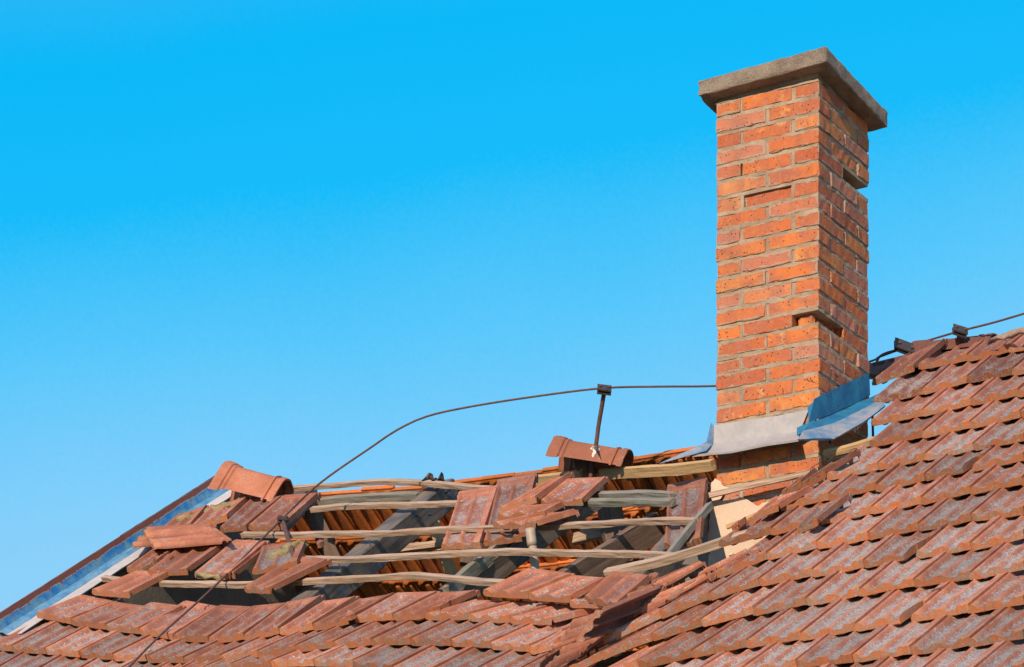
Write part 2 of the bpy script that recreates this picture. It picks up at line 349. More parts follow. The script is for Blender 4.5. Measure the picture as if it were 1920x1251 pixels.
def make_tile(FL, FR, BL, BR, label, group, lich=.6, dark=0., tilt=.030, chip=None, parent=None, inside=False, thick=.0065, name='clay_tile', hs=1.0, cut=None, warp=0.):
    """FL/FR/BL/BR: world points of the tile's lower corners; chip = (side, size) breaks a front corner"""
    global TCOUNT
    TCOUNT += 1
    rs = random.Random(TCOUNT*13+5)
    n = (FR-FL).cross(BL-FL).normalized()
    if not inside and n.dot(Vector((0, -1, 1))) < 0: n = -n
    na, nb = len(AS), len(BS)
    top = []; bot = []; pan = []; lip = []
    wpa = rs.uniform(-1, 1)*.003+warp
    seed = rs.uniform(0, 90)
    xt = 0 if inside else rs.uniform(.003, .010)
    for i, a in enumerate(AS):
        for j, b in enumerate(BS):
            bb = b; aa = a
            if j == 0: bb += .010*n3((a*9, 0, 0), 1, seed) + .004*n3((a*40, 0, 0), 1, seed)
            if chip:
                side, cs = chip
                d = (a-(1-cs)) if side == 'R' else (cs-a)
                if d > 0:
                    lim = .24*sm(d/cs*1.6)*(1+.4*n3((a*20, 3, 0), 1, seed))
                    bb = lim + bb*(1-lim) if bb < .35 else bb
            if cut:     # broken across: everything behind/before a ragged line is missing
                lo, hi = cut
                bb = lo + (hi-lo)*bb + .02*n3((a*11, 0, 0), 1, seed)*(1 if j > nb-3 else 0)
            p = FL*(1-aa)*(1-bb) + FR*aa*(1-bb) + BL*(1-aa)*bb + BR*aa*bb
            off = -tilt*min(bb/.8, 1.25) + wpa*math.sin(aa*3.1)*(1-bb) + (aa-.5)*xt*(1-.6*bb)
            h = HT[i][j] if not cut else tile_h(a, min(bb, .85) if cut[1] < .95 else bb)
            h = h*hs + .0008*n3((a*30, b*30, 0), 1, seed)
            top.append(p + n*(off+h+thick))
            lug = 0.
            if .02 < b < .10 and (.20 < a < .33 or .60 < a < .76): lug = .008
            fr = sm(1-b/.05)
            bh = (h-.004)*(1-fr) if not cut else h-.004
            nib = .022 if (.905 < b < .945 and (.15 < a < .30 or .62 < a < .77)) else 0
            bot.append(p + n*(off + bh - lug - nib + (.004 if a < .04 else 0) - (.016 if a > .97 and b > .07 and not inside else 0)))
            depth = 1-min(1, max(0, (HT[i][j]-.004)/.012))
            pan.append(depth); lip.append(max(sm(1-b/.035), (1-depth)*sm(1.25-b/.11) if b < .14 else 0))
    verts = top+bot; o2 = len(top)
    faces = []; smo = []
    I = lambda i, j: i*nb+j
    flip = (FR-FL).cross(BL-FL).dot(n) < 0
    for i in range(na-1):
        for j in range(nb-1):
            q = (I(i, j), I(i+1, j), I(i+1, j+1), I(i, j+1)); faces.append(q); smo.append(True)
            faces.append(tuple(o2+x for x in reversed(q))); smo.append(True)
    for i in range(na-1):
        faces.append((I(i, 0), o2+I(i, 0), o2+I(i+1, 0), I(i+1, 0))); smo.append(False)
        faces.append((I(i+1, nb-1), o2+I(i+1, nb-1), o2+I(i, nb-1), I(i, nb-1))); smo.append(False)
    for j in range(nb-1):
        faces.append((I(0, j+1), o2+I(0, j+1), o2+I(0, j), I(0, j))); smo.append(False)
        faces.append((I(na-1, j), o2+I(na-1, j), o2+I(na-1, j+1), I(na-1, j+1))); smo.append(False)
    if flip: faces = [tuple(reversed(f)) for f in faces]
    # duplicate front ring so the lip edge stays crisp is not needed: flat faces there
    lipv = lip + [1.0 if (k % nb) < 2 else .35 for k in range(len(bot))]
    if inside: lipv = [0]*len(verts)
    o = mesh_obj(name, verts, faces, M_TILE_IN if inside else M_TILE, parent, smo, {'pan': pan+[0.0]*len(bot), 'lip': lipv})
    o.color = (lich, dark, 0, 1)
    if parent is None: tag(o, label, 'clay tile', group)
    return o
ORD = ['zeroth', 'first', 'second', 'third', 'fourth', 'fifth', 'sixth', 'seventh', 'eighth', 'ninth', 'tenth', 'eleventh', 'twelfth', 'thirteenth', 'fourteenth', 'fifteenth', 'sixteenth', 'seventeenth', 'eighteenth', 'nineteenth', 'twentieth']+['twenty-'+q for q in ('first', 'second', 'third', 'fourth', 'fifth', 'sixth', 'seventh', 'eighth', 'ninth')]

def zc(c, pts):
    o = {'A': (1600, 600), 'B': (1600, 820), 'C': (1600, 1030), 'D': (1300, 820), 'E': (1300, 1030), 'F': (1000, 1030), 'G': (1000, 820),
         'H': (700, 1030), 'I': (400, 1030), 'J': (60, 1030), 'K': (60, 840), 'L': (360, 840), 'M': (660, 840), 'N': (920, 700)}[c]
    return [(o[0]+x/5.6875, o[1]+y/5.6875) for x, y in pts]
def field_row(pts, up, reg, label, group, lich, skip=(), chips={}, darks={}, ln=1.32, full=False, order='left', lifts={}, jit=1.3):
    nn = len(pts)-1
    for i in range(nn):
        if i in skip: continue
        (x0, y0), (x1, y1) = pts[i], pts[i+1]
        gp = -.030
        x0b, y0b = x0+(x1-x0)*gp, y0+(y1-y0)*gp
        ua = up(x0, y0, i) if callable(up) else up[i]; ub = up(x1, y1, i+1) if callable(up) else up[min(i+1, len(up)-1)] if not full else up[i]
        rj = random.uniform(-jit, jit)
        lf = lifts.get(i, (0, 0))
        FL = surf(x0b, y0b+rj*.5-lf[0], reg, -.004); FR = surf(x1, y1+random.uniform(-jit, jit)*.7-lf[1], reg, -.004)
        cmp_ = .0525*.80*F/13.8
        BL = surf(x0b+ua[0]*ln, y0b+ua[1]*ln-cmp_, reg); BR = surf(x1+ub[0]*ln, y1+ub[1]*ln-cmp_, reg)
        k = (i+1) if order == 'left' else (nn-i)
        lb = label.replace('#', ORD[k] if k < len(ORD) else str(k))
        make_tile(FL, FR, BL, BR, lb, group, lich=max(0, lich+random.uniform(-.22, .22)), dark=darks.get(i, max(0, random.uniform(-.5, .22))), chip=chips.get(i), tilt=.039, warp=random.uniform(-.002, .002))

# ---------------- right part of the front slope
def upR(x, y, i=0):
    dx = lerpt(y, [(650, 60), (850, 58), (1000, 76), (1100, 84), (1200, 90), (1300, 92)])
    sl = lerpt(x, [(1080, .54), (1200, .60), (1350, .74), (1480, .84), (1600, .88), (1950, .90)])
    k = lerpt(x, [(1080, 1.0), (1350, 1.0)])
    return (dx*k, -dx*k*sl)
gR = 'interlocking clay tiles on the slope right of the chimney'
RR = [
 ('first', zc('A', [(710, 530), (1225, 442), (1675, 348), (2180, 240)]), .35, {}),
 ('second', zc('A', [(230, 900), (755, 792), (1225, 680), (1710, 590), (2250, 480)]), .40, {}),
 ('third', zc('A', [(205, 1130), (750, 1028), (1265, 912), (1765, 815), (2300, 700)]), .45, {}),
 ('fourth', zc('A', [(190, 1358), (755, 1262), (1255, 1158), (1790, 1045), (2330, 940)]), .5, {}),
 ('fifth', zc('B', [(-281, 465), (270, 350), (780, 250), (1290, 140), (1830, 45), (2380, -60)]), .85, {}),
 ('sixth', zc('B', [(-756, 790), (-251, 675), (255, 575), (775, 468), (1290, 358), (1825, 262), (2380, 150)]), .85, {3: ('R', .22)}),
 ('seventh', zc('D', [(290, 1175), (845, 1040), (1345, 932), (1916, 820), (2441, 715), (2971, 612), (3516, 515), (4080, 405)]), .8, {}),
 ('eighth', zc('E', [(275, 300), (800, 108), (1325, -5), (1871, -95), (2411, -195), (2971, -300), (3530, -360)]), .9, {}),
 ('ninth', zc('E', [(-1331, 1205), (-836, 965), (-340, 740), (190, 545), (712, 398), (1280, 295), (1826, 198), (2396, 92), (2966, 10), (3530, -100)]), .9, {6: ('R', .25)}),
 ('tenth', zc('E', [(-1500, 1420), (-966, 1185), (-430, 980), (100, 822), (655, 705), (1215, 600), (1791, 500), (2366, 405), (2971, 325), (3540, 225)]), .9, {}),
 ('eleventh', zc('E', [(-1190, 1480), (-580, 1265), (10, 1158), (585, 1055), (1160, 968), (1746, 875), (2346, 768), (2951, 685), (3530, 600)]), .9, {4: None, 5: ('R', .22)}),
 ('twelfth', zc('E', [(-700, 1560), (-70, 1455), (530, 1358), (1110, 1268), (1706, 1212), (2326, 1122), (2961, 1035), (3530, 965)]), .95, {}),
 ('thirteenth', zc('E', [(-130, 1800), (460, 1720), (1080, 1630), (1690, 1575), (2310, 1485), (2950, 1400), (3530, 1330)]), .95, {}),
 ('fourteenth', zc('E', [(400, 2090), (1050, 2000), (1670, 1940), (2300, 1850), (2940, 1770), (3530, 1700)]), .95, {}),
]
for nm, pts, lich, ch in RR:
    ch = {k: q for k, q in ch.items() if q}
    dk = {}
    if nm == 'second': dk = {0: .75, 1: .2, 2: .6, 3: .3}
    if nm == 'third': dk = {0: .25, 1: .15}
    if nm == 'first': dk = {0: .0, 1: .1}
    field_row(pts, upR, 'R', 'clay roof tile, # from the left edge in the %s row right of the chimney' % nm, gR, lich, chips=ch, darks=dk, ln=.70 if nm == 'first' else 1.32)
# displaced tiles along the torn edge of the right slope
def quad(px4, label, group, reg='L', dY=(0, 0, 0, 0), **k):
    FL, FR, BL, BR = [surf(x, y, reg, d) for (x, y), d in zip(px4, dY)]
    k.setdefault('tilt', 0.0)
    return make_tile(FL, FR, BL, BR, label, group, **k)
def zq(c, pts): return zc(c, pts)
gE = 'displaced clay tiles along the torn roof edge'
D4 = lambda d: (d, d, d, d)
quad(zq('A', [(205, 700), (655, 560), (560, 440), (1015, 250)]), 'dark brown clay tile tipped up beside the blue flashing under the ridge', gE, 'R', D4(-.02), dark=.55, lich=.2)
quad(zq('A', [(175, 640), (500, 520), (150, 515), (640, 400)]), 'dark bluish tile wedged between chimney and the ridge tiles', gE, 'R', D4(.05), dark=1, lich=.1, hs=.8)
quad(zq('D', [(950, 645), (1165, 545), (1190, 470), (1330, 395)]), 'small broken tile piece at the upper torn edge below the lath', gE, 'R', D4(-.02), lich=.3)
quad(zq('D', [(1160, 555), (1420, 440), (1500, 330), (1790, 190)]), 'curved clay tile lifted at the torn edge under the flashing', gE, 'R', D4(-.05), lich=.6)
quad(zq('D', [(600, 950), (910, 800), (900, 690), (1290, 580)]), 'tile rolled up at the torn edge in front of the plastered chimney base', gE, 'R', D4(-.05), lich=.6, warp=.01)
quad(zq('D', [(425, 1020), (500, 990), (560, 920), (640, 880)]), 'tiny tile fragment lying against the cream plaster', gE, 'R', D4(-.03), lich=.1, cut=(0, .6))
quad(zq('D', [(1110, 1030), (1335, 950), (1340, 790), (1700, 660)]), 'narrow grey tile lying loose over the seventh row', gE, 'R', D4(-.09), lich=.9)
quad(zq('F', [(1455, 560), (1870, 290), (1900, 300), (2330, 60)]), 'tile bridging the fold just below the plastered chimney base', gE, 'R', D4(-.02), lich=.8)
quad(zq('F', [(975, 790), (1395, 545), (1480, 560), (1900, 330)]), 'red tile in the fold of the sunken roof, two up from the big tilted one', gE, 'R', D4(.0), lich=.4)
quad(zq('F', [(510, 1040), (935, 770), (1000, 800), (1420, 560)]), 'crusted tile lying under the big tilted tile', gE, 'R', D4(.0), lich=.9)
quad(zq('F', [(1030, 660), (1365, 420), (1450, 420), (1850, 190)]), 'red tile stepping up behind the big tilted tile', gE, 'R', D4(.02), lich=.5)
quad(zq('F', [(1660, 480), (1900, 330), (2000, 290), (2460, 30)]), 'long side-on tile running up toward the plaster', gE, 'R', D4(.03), lich=.4, dark=.3)
Ya = surf(1080, 1200, 'R').y-.42
make_tile(P(1080, 1202, Ya), P(1116, 1143, Ya+.05), P(1196, 1168, Ya+.42), P(1234, 1094, Ya+.47), 'big tile tilted on its side edge at the fold', gE, lich=.2, dark=.45, tilt=0)
quad(zq('F', [(1000, 560), (1360, 400), (1560, 380), (1830, 190)]), 'tile standing on edge behind the big tilted tile', gE, 'R', (.0, .1, .1, .2), lich=.3, dark=.35)
quad(zq('F', [(300, 1040), (440, 840), (700, 900), (840, 720)]), 'small upright tile in the fold beside the lowest rows', gE, 'L', (-.28, -.2, -.2, -.1), lich=.3)
quad(zq('F', [(60, 1290), (225, 1110), (330, 1100), (560, 990)]), 'lowest small tile turned up in the fold', gE, 'L', (-.3, -.25, -.2, -.2), lich=.5)
quad(zq('F', [(170, 1300), (330, 1130), (560, 1130), (760, 990)]), 'tile turned up in the fold next to the lowest small one', gE, 'L', (-.3, -.25, -.22, -.2), lich=.5)

# ---------------- left part of the front slope
gL = 'interlocking clay tiles on the sunken slope left of the chimney'
t1 = [(70, 1158), (134, 1172), (200, 1182), (262, 1190), (327, 1202), (393, 1206), (459, 1201), (525, 1190), (588, 1182), (655, 1172)]
up1 = [(85, -46), (80, -47), (86, -56), (86, -67), (86, -71), (84, -74), (83, -77), (85, -67), (91, -63), (91, -63)]
for i in range(9):
    (x0, y0), (x1, y1) = t1[i], t1[i+1]; ux, uy = up1[i]
    FL, FR, BL, BR = surf(x0, y0), surf(x1, y1), surf(x0+ux, y0+uy), surf(x1+ux, y1+uy)
    make_tile(FL, FR, BL, BR, 'bare-headed clay tile, %s from the left in the topmost unbroken row' % ORD[i+1], gL, lich=.45+random.uniform(-.15, .15), dark=max(0, random.uniform(-.4, .1)), tilt=.024)
quad([(667, 1168), (738, 1164), (749, 1110), (826, 1108)], 'clay tile with bare head, tenth from the left in the topmost unbroken row', gL, lich=.7, tilt=.02)
quad([(739, 1163), (803, 1163), (827, 1109), (899, 1106)], 'clay tile with a broken front corner, right end of the bare-headed row', gL, lich=.4, tilt=.02, chip=('R', .28), dY=D4(-.03))
for i, (a, b) in enumerate([((799, 1161), (879, 1164)), ((880, 1164), (956, 1169)), ((957, 1170), (1034, 1174))]):
    quad([a, b, (a[0]+95, a[1]-43), (b[0]+92, b[1]-41)], 'blue-grey lichened tile, %s in the short row under the loose red tiles' % ORD[i+1], gL, lich=.8, tilt=.03)
t2 = [(-40, 1216), (25, 1223), (88, 1227), (150, 1233), (214, 1238), (280, 1242), (346, 1245), (415, 1242), (485, 1233), (556, 1224), (627, 1216), (699, 1211), (772, 1210), (847, 1212), (922, 1218), (996, 1224), (1050, 1224)]
up2 = lambda x, y, i: (lerpt(x, [(0, 88), (400, 92), (700, 92), (1000, 92)]), -lerpt(x, [(0, 48), (300, 44), (450, 42), (600, 46), (1000, 44)]))
field_row(t2, up2, 'L', 'lichened clay tile, # from the left in the second unbroken row', gL, .8, full=False)
t3 = [(-80, 1262), (-12, 1270), (56, 1277), (122, 1283), (190, 1288), (260, 1288), (325, 1276), (385, 1264), (437, 1256), (511, 1251), (590, 1250), (664, 1252), (738, 1262), (812, 1268), (888, 1272), (965, 1274), (1040, 1276)]
up3 = lambda x, y, i: (lerpt(x, [(0, 84), (400, 78), (700, 90), (1000, 92)]), -lerpt(x, [(0, 50), (300, 46), (450, 30), (700, 48), (1000, 52)]))
field_row(t3[:-1]+[(1040, 1276)], up3, 'L', 'lichened clay tile, # from the left in the third unbroken row', gL, .9)
t4 = [(x-8, y+52) for x, y in t3[1:]] + [(1100, 1330), (1170, 1325)]
field_row(t4, up3, 'L', 'lichened clay tile, # from the left in the lowest visible row', gL, .9)
quad(zq('F', [(-20, 1125), (290, 1060), (330, 930), (560, 830)]), 'broken tile with pale patch beside the fold', gL, lich=.6, chip=('R', .3), dY=D4(-.05))
# ---------------- loose tiles on the left
gS = 'loose clay tiles slipped over the battens on the left'
for k, q in enumerate([[(640, 1163), (662, 1165), (655, 1150), (672, 1150)], [(405, 1086), (425, 1090), (418, 1072), (440, 1078)], [(585, 1028), (606, 1030), (598, 1014), (618, 1018)],
                       [(965, 1002), (985, 1006), (978, 994), (1000, 998)], [(1165, 1150), (1186, 1146), (1178, 1132), (1196, 1134)], [(300, 1052), (318, 1056), (322, 1040), (336, 1046)], [(1215, 1096), (1232, 1092), (1222, 1080), (1244, 1080)]]):
    cx_ = sum(p[0] for p in q)/4; cy_ = sum(p[1] for p in q)/4; rr = random.Random(k+40)
    n_ = 7; ring = []
    for i in range(n_):
        a = 2*math.pi*i/n_+rr.uniform(-.3, .3); ra = rr.uniform(.55, 1.1)
        ring.append(surf(cx_+math.cos(a)*10*ra+math.sin(a)*3, cy_-math.sin(a)*6*ra, 'L', -.14))
    dn = nrm*.016; vs = [p+dn*rr.uniform(.9, 1.3) for p in ring]+[p-dn*.2 for p in ring]
    o = mesh_obj('tile_shard', vs, [tuple(range(n_)), tuple(range(2*n_-1, n_-1, -1))]+[(i, n_+i, n_+(i+1) % n_, (i+1) % n_) for i in range(n_)], M_TILE, None, False, {'pan': [.3]*n_+[0]*n_, 'lip': [0.]*n_+[1.]*n_})
    o.color = (.3, 0, 0, 1); tag(o, 'small broken tile shard, %s of the scattered ones' % ['fourth from the left', 'second from the left', 'third from the left', 'fifth from the left', 'sixth from the left', 'leftmost', 'rightmost'][k], 'shard', 'broken shards')
m1 = quad([(174, 1115), (244, 1123), (264, 1078), (326, 1080)], 'loose tile lying lowest on the left next to the pale verge sheet', gS, dY=D4(-.06), lich=.2)
quad([(239, 1074), (284, 1072), (303, 1030), (352, 1024)], 'ragged tile with a round blue-grey lichen patch', gS, dY=D4(-.10), lich=.7, chip=('R', .4))
quad([(278, 1079), (353, 1079), (345, 1030), (421, 1030)], 'clean loose tile below the two sideways tiles', gS, dY=D4(-.12), lich=.2)
quad([(250, 1030), (280, 1001), (400, 1012), (409, 993)], 'upper of the two tiles lying sideways', gS, dY=(-.22, -.10, -.22, -.10), lich=.2)
quad([(290, 1032), (272, 1008), (436, 1020), (408, 1000)], 'lower of the two tiles lying sideways, ribs toward the viewer', gS, dY=(-.32, -.20, -.30, -.20), lich=.2)
sa = quad([(306, 998), (361, 994), (340, 972), (393, 956)], 'loose tile with moss along its head, nearer the blue verge', gS, dY=D4(-.08), lich=.3)
sb = quad([(361, 994), (428, 978), (400, 956), (469, 940)], 'loose tile with moss along its head, second from the blue verge', gS, dY=D4(-.08), lich=.4)
quad([(414, 998), (464, 997), (478, 939), (535, 938)], 'shaded tile under the fallen ridge cap, left of a pair', gS, dY=D4(-.02), lich=.5, dark=.1)
quad([(467, 995), (533, 995), (536, 936), (603, 932)], 'tile under the wire, right of the pair below the ridge cap', gS, dY=D4(-.03), lich=.4)
sc8 = quad([(366, 1084), (432, 1087), (444, 1020), (508, 1023)], 'grey-streaked loose tile with moss at its foot, crossed by the wire', gS, dY=D4(-.08), lich=.6)
quad([(425, 1086), (442, 1087), (500, 1030), (517, 1028)], 'narrow tile sliver beside the grey-streaked tile', gS, dY=D4(-.05), lich=.1)
sc9 = quad([(474, 1078), (560, 1065), (494, 1032), (578, 1021)], 'loose tile with a moss cushion beside the iron holder', gS, dY=D4(-.14), lich=.7)
quad([(459, 1110), (508, 1116), (560, 1051), (624, 1058)], 'long loose tile pointing down to the bare-headed row', gS, dY=D4(-.10), lich=.3)
# loose red tiles at the foot of the hole
gU = 'loose red tiles at the foot of the hole'
quad([(907, 1117), (990, 1124), (997, 1074), (1081, 1086)], 'loose red tile under the white pipe, left of three', gU, dY=D4(-.10), lich=.15)
quad([(992, 1124), (1072, 1132), (1082, 1088), (1142, 1094)], 'loose red tile, middle of the three at the foot of the hole', gU, dY=D4(-.12), lich=.35)
quad([(1098, 1128), (1160, 1146), (1153, 1080), (1225, 1089)], 'loose red tile with scalloped edge, right of three', gU, dY=D4(-.14), lich=.3)
quad([(1070, 1139), (1132, 1143), (1104, 1110), (1165, 1112)], 'tile corner showing under the right loose red tile', gU, dY=D4(-.06), lich=.5)
# hanging tiles
gH = 'tiles hanging through the battens'
quad([(829, 1031), (903, 1030), (863, 929), (938, 918)], 'clay tile hanging behind the battens, left of the pair', gH, dY=(.10, .10, -.02, -.02), lich=.55, thick=.006)
quad([(908, 1025), (980, 1016), (935, 907), (1010, 895)], 'clay tile hanging behind the battens, right of the pair', gH, dY=(.10, .10, -.02, -.02), lich=.6, thick=.006)
quad([(1247, 1030), (1318, 1022), (1255, 917), (1330, 902)], 'yellow-lichened tile hanging beside the chimney base', gH, dY=(.16, .12, .06, .06), lich=.6, thick=.006)
# pile
gW = 'tiles piled on the battens near the iron post'
quad([(937, 964), (1007, 945), (1045, 905), (1078, 894)], 'uppermost tile of the pile, turned edge up', gW, dY=(-.16, -.20, -.10, -.12), lich=.3)
quad([(1012, 950), (1094, 949), (1068, 906), (1143, 903)], 'dark-stained tile of the pile, lying flat on the right', gW, dY=D4(-.08), lich=.4, dark=.2)
quad([(933, 976), (1024, 973), (985, 956), (1060, 953)], 'thin edge-on tile in the middle of the pile', gW, dY=D4(-.22), lich=.6)
quad([(926, 990), (1004, 992), (1012, 973), (1087, 966)], 'lowest tile of the pile, resting on a batten', gW, dY=D4(-.18), lich=.6, dark=.1)

# ------------------------------------------------------------------ back slope seen from inside
TB = [(540, 924), (700, 914), (800, 907), (890, 896), (1000, 882), (1070, 872), (1200, 853), (1345, 831), (1500, 810)]
def ridgeY(px): return planeY(px, 640+(1740-px)*.19) + .03
d_b = Vector((u.x*math.cos(TH), u.y*math.cos(TH), -math.sin(TH)))
xs = [455+56.5*i for i in range(17)]
for r in range(4):
    for i in range(len(xs)-1):
        if xs[i] > 1340: continue
        pts = []
        for x in (xs[i]-1.5, xs[i+1]+2.2):
            xx = x
            pts.append(P(xx, lerpt(xx, TB), ridgeY(xx)) if xx < 1500 else P(xx, 675+(1740-xx)*.19, ridgeY(xx)+.10))
        jt = random.uniform(-.01, .01)
        A0 = pts[0]+d_b*(.29*r+jt)+ (v*.10 if r % 2 else Vector()); B0 = pts[1]+d_b*(.29*r+jt) + (v*.10 if r % 2 else Vector())
        A1 = A0 + d_b*.34; B1 = B0+d_b*.34
        nb_ = Vector((u.x*math.sin(TH), u.y*math.sin(TH), math.cos(TH)))
        # seen from the outside: left is the one further along -v
        make_tile(B1, A1, B0, A0, 'underside of back-slope tile, %s from the left in the %s row down' % (ORD[i+1], ORD[r+1]), 'tiles of the back slope seen from inside', inside=True, tilt=.026, thick=.017,
                  dark=max(0, random.uniform(-.3, .35)), lich=0)

# ------------------------------------------------------------------ wood
def sweep(pts, w_, h_, up_dir, rough=.0015, seg=14, seed=1.0, taper=None, ragged=0.):
    """box of width w_ x height h_ swept along points; up_dir = top face normal"""
    pts = [Vector(p) for p in pts]
    # resample with smoothing
    L = [0]
    for a, b in zip(pts, pts[1:]): L.append(L[-1]+(b-a).length)
    ns = max(2, int(L[-1]/.06)); res = []
    def at(s):
        for k in range(len(pts)-1):
            if s <= L[k+1] or k == len(pts)-2:
                t_ = (s-L[k])/(L[k+1]-L[k])
                p0 = pts[k-1] if k > 0 else pts[k]*2-pts[k+1]; p1, p2 = pts[k], pts[k+1]; p3 = pts[k+2] if k+2 < len(pts) else pts[k+1]*2-pts[k]
                return .5*((2*p1)+(p2-p0)*t_+(2*p0-5*p1+4*p2-p3)*t_*t_+(3*p1-p0-3*p2+p3)*t_**3)
    for k in range(ns+1): res.append(at(L[-1]*k/ns))
    verts = []; uvs = []; faces = []
    sec = []
    r = min(w_, h_)*.06
    for (a, b) in [(-1, -1), (1, -1), (1, 1), (-1, 1)]:
        ca = a*w_/2; cb = b*h_/2
        if a*b > 0: sec += [(ca, cb-b*r), (ca-a*r, cb)] if a > 0 else [(ca, cb-b*r), (ca-a*r, cb)]
        else: sec += [(ca-a*r, cb), (ca, cb-b*r)]
    # order around: start bottom-left
    sec = [(-w_/2, -h_/2+r), (-w_/2+r, -h_/2), (0, -h_/2), (w_/2-r, -h_/2), (w_/2, -h_/2+r), (w_/2, 0), (w_/2, h_/2-r), (w_/2-r, h_/2), (0, h_/2), (-w_/2+r, h_/2), (-w_/2, h_/2-r), (-w_/2, 0)]
    per = [0]
    for (a, b), (c, d) in zip(sec, sec[1:]): per.append(per[-1]+math.hypot(c-a, d-b))
    m = len(sec)
    for k, p in enumerate(res):
        tg = (res[min(k+1, ns)]-res[max(k-1, 0)]).normalized()
        sd_ = tg.cross(up_dir).normalized(); upn = sd_.cross(tg).normalized()
        tp = 1.0
        for q, (a, b) in enumerate(sec):
            j1 = n3((k*.35, q*1.3, 0), 1, seed)*rough*2 + n3((k*1.2, q*2.1, 4), 1, seed)*rough
            pp = p + sd_*(a*(1+j1/w_*1.5)) + upn*(b*(1+j1/h_*1.5)) + upn*n3((k*.2, 0, 7), 1, seed)*rough*2
            if k in (0, ns) and ragged: pp += tg*(n3((q*1.1, k, 2), 1, seed)*ragged)
            verts.append(pp); uvs.append((L[-1]*k/ns, per[q]+seed))
    for k in range(ns):
        for q in range(m):
            faces.append((k*m+q, k*m+(q+1) % m, (k+1)*m+(q+1) % m, (k+1)*m+q))
    faces.append(tuple(range(m-1, -1, -1))); faces.append(tuple(ns*m+q for q in range(m)))
    return verts, [tuple(reversed(f)) for f in faces], uvs
SD = [1.0]
def lath(pts, w_, h_, mat, name, label, cat, group=None, reg='L', dY=0.0, up=None, ragged=.006, rough=.002, world=False, parent=None):
    SD[0] += 3.7
    if not world:
        pts = [surf(p[0], p[1], reg, p[2] if len(p) > 2 else dY) for p in pts]
    vs, fs, uv = sweep(pts, w_, h_, up or nrm, rough=rough, seed=SD[0], ragged=ragged)
    o = mesh_obj(name, vs, fs, mat, parent, False, uvs=uv)
    if parent is None: tag(o, label, cat, group)
    return o
gB = 'tiling battens across the hole'
lath([(532, 917), (600, 912), (660, 908), (727, 904), (790, 906), (850, 911), (905, 916), (940, 917)], .030, .024, M_LATH, 'roof_batten', 'topmost bowed batten against the sky', 'batten', gB, dY=-.03)
lath([(585, 955), (660, 950), (760, 947), (868, 945)], .030, .024, M_LATH, 'roof_batten', 'second batten, from the wire to the left hanging tile', 'batten', gB, dY=-.02)
lath([(600, 941), (660, 935), (790, 929)], .04, .035, M_LATH_G, 'roof_batten', 'dark grey-green batten just below the topmost one', 'batten', gB, dY=.25)
lath([(455, 1004), (560, 1003), (660, 1002), (730, 1000), (850, 993), (975, 990), (1090, 985), (1180, 980), (1305, 977)], .030, .024, M_LATH, 'roof_batten', 'third batten, running the whole width of the hole under the pile', 'batten', gB, dY=-.05)
lath([(568, 1049), (660, 1049), (800, 1042), (900, 1037), (980, 1035), (1100, 1038), (1258, 1041)], .030, .024, M_LATH, 'roof_batten', 'fourth batten, passing in front of the white pipe', 'batten', gB, dY=-.06)
lath([(195, 1085), (260, 1092), (315, 1095), (400, 1096), (490, 1095), (585, 1090), (700, 1084), (770, 1080), (841, 1084), (900, 1090), (975, 1096)], .030, .024, M_LATH, 'roof_batten', 'lowest batten, bowed up in the middle above the bare-headed tiles', 'batten', gB, dY=-.03)
lath([(1100, 928), (1180, 927), (1262, 929)], .034, .026, M_LATH_G, 'roof_batten', 'upper of the two short close battens right of the pile', 'batten', gB, dY=-.0)
lath([(1095, 942), (1180, 942), (1262, 943)], .036, .030, M_LATH_G, 'roof_batten', 'lower of the two short close battens right of the pile', 'batten', gB, dY=-.04)
gF = 'fallen laths around the chimney base'
lath([(1137, 1076), (1190, 1064), (1250, 1049), (1330, 1025), (1400, 1004)], .045, .032, M_LATH, 'fallen_lath', 'thick pale lath with blunt end sloping up to the torn tiles', 'lath', gF, dY=-.16, ragged=.012)
def face_pts(pp, off): return [on_left_face(x, y, off) for x, y in pp]
lath(face_pts([(1311, 934), (1400, 913), (1490, 893), (1580, 868)], .07), .022, .022, M_LATH, 'fallen_lath', 'thin straight lath crossing the brick of the chimney base', 'lath', gF, world=True, up=Vector((0, -.2, 1)))
lath(face_pts([(1363, 988), (1395, 976), (1432, 958)], .10), .02, .018, M_LATH_Y, 'fallen_lath', 'short yellow lath piece in front of the cream plaster', 'lath', gF, world=True, up=Vector((0, -.2, 1)))
lath([(1331, 948), (1290, 995), (1250, 1046)], .030, .03, M_LATH_G, 'fallen_lath', 'grey lath leaning diagonally against the chimney base', 'lath', gF, dY=-.02, up=Vector((-.5, -.6, .6)))
lath([(1128, 889), (1200, 884), (1270, 879), (1338, 872)], .03, .050, M_LATH_Y, 'ridge_board', 'yellow pine board running from the post to the flashing', 'board', 'pine boards under the ridge', dY=.45)
lath([(985, 904), (1040, 897), (1092, 890)], .03, .045, M_LATH_Y, 'ridge_board', 'yellow pine board piece left of the rotten post', 'board', 'pine boards under the ridge', dY=.35)
lath([(1545, 852), (1590, 841), (1640, 826)], .045, .028, M_LATH_Y, 'roof_batten', 'batten running under the side flashing to the right slope', 'batten', None, 'R', dY=.02)
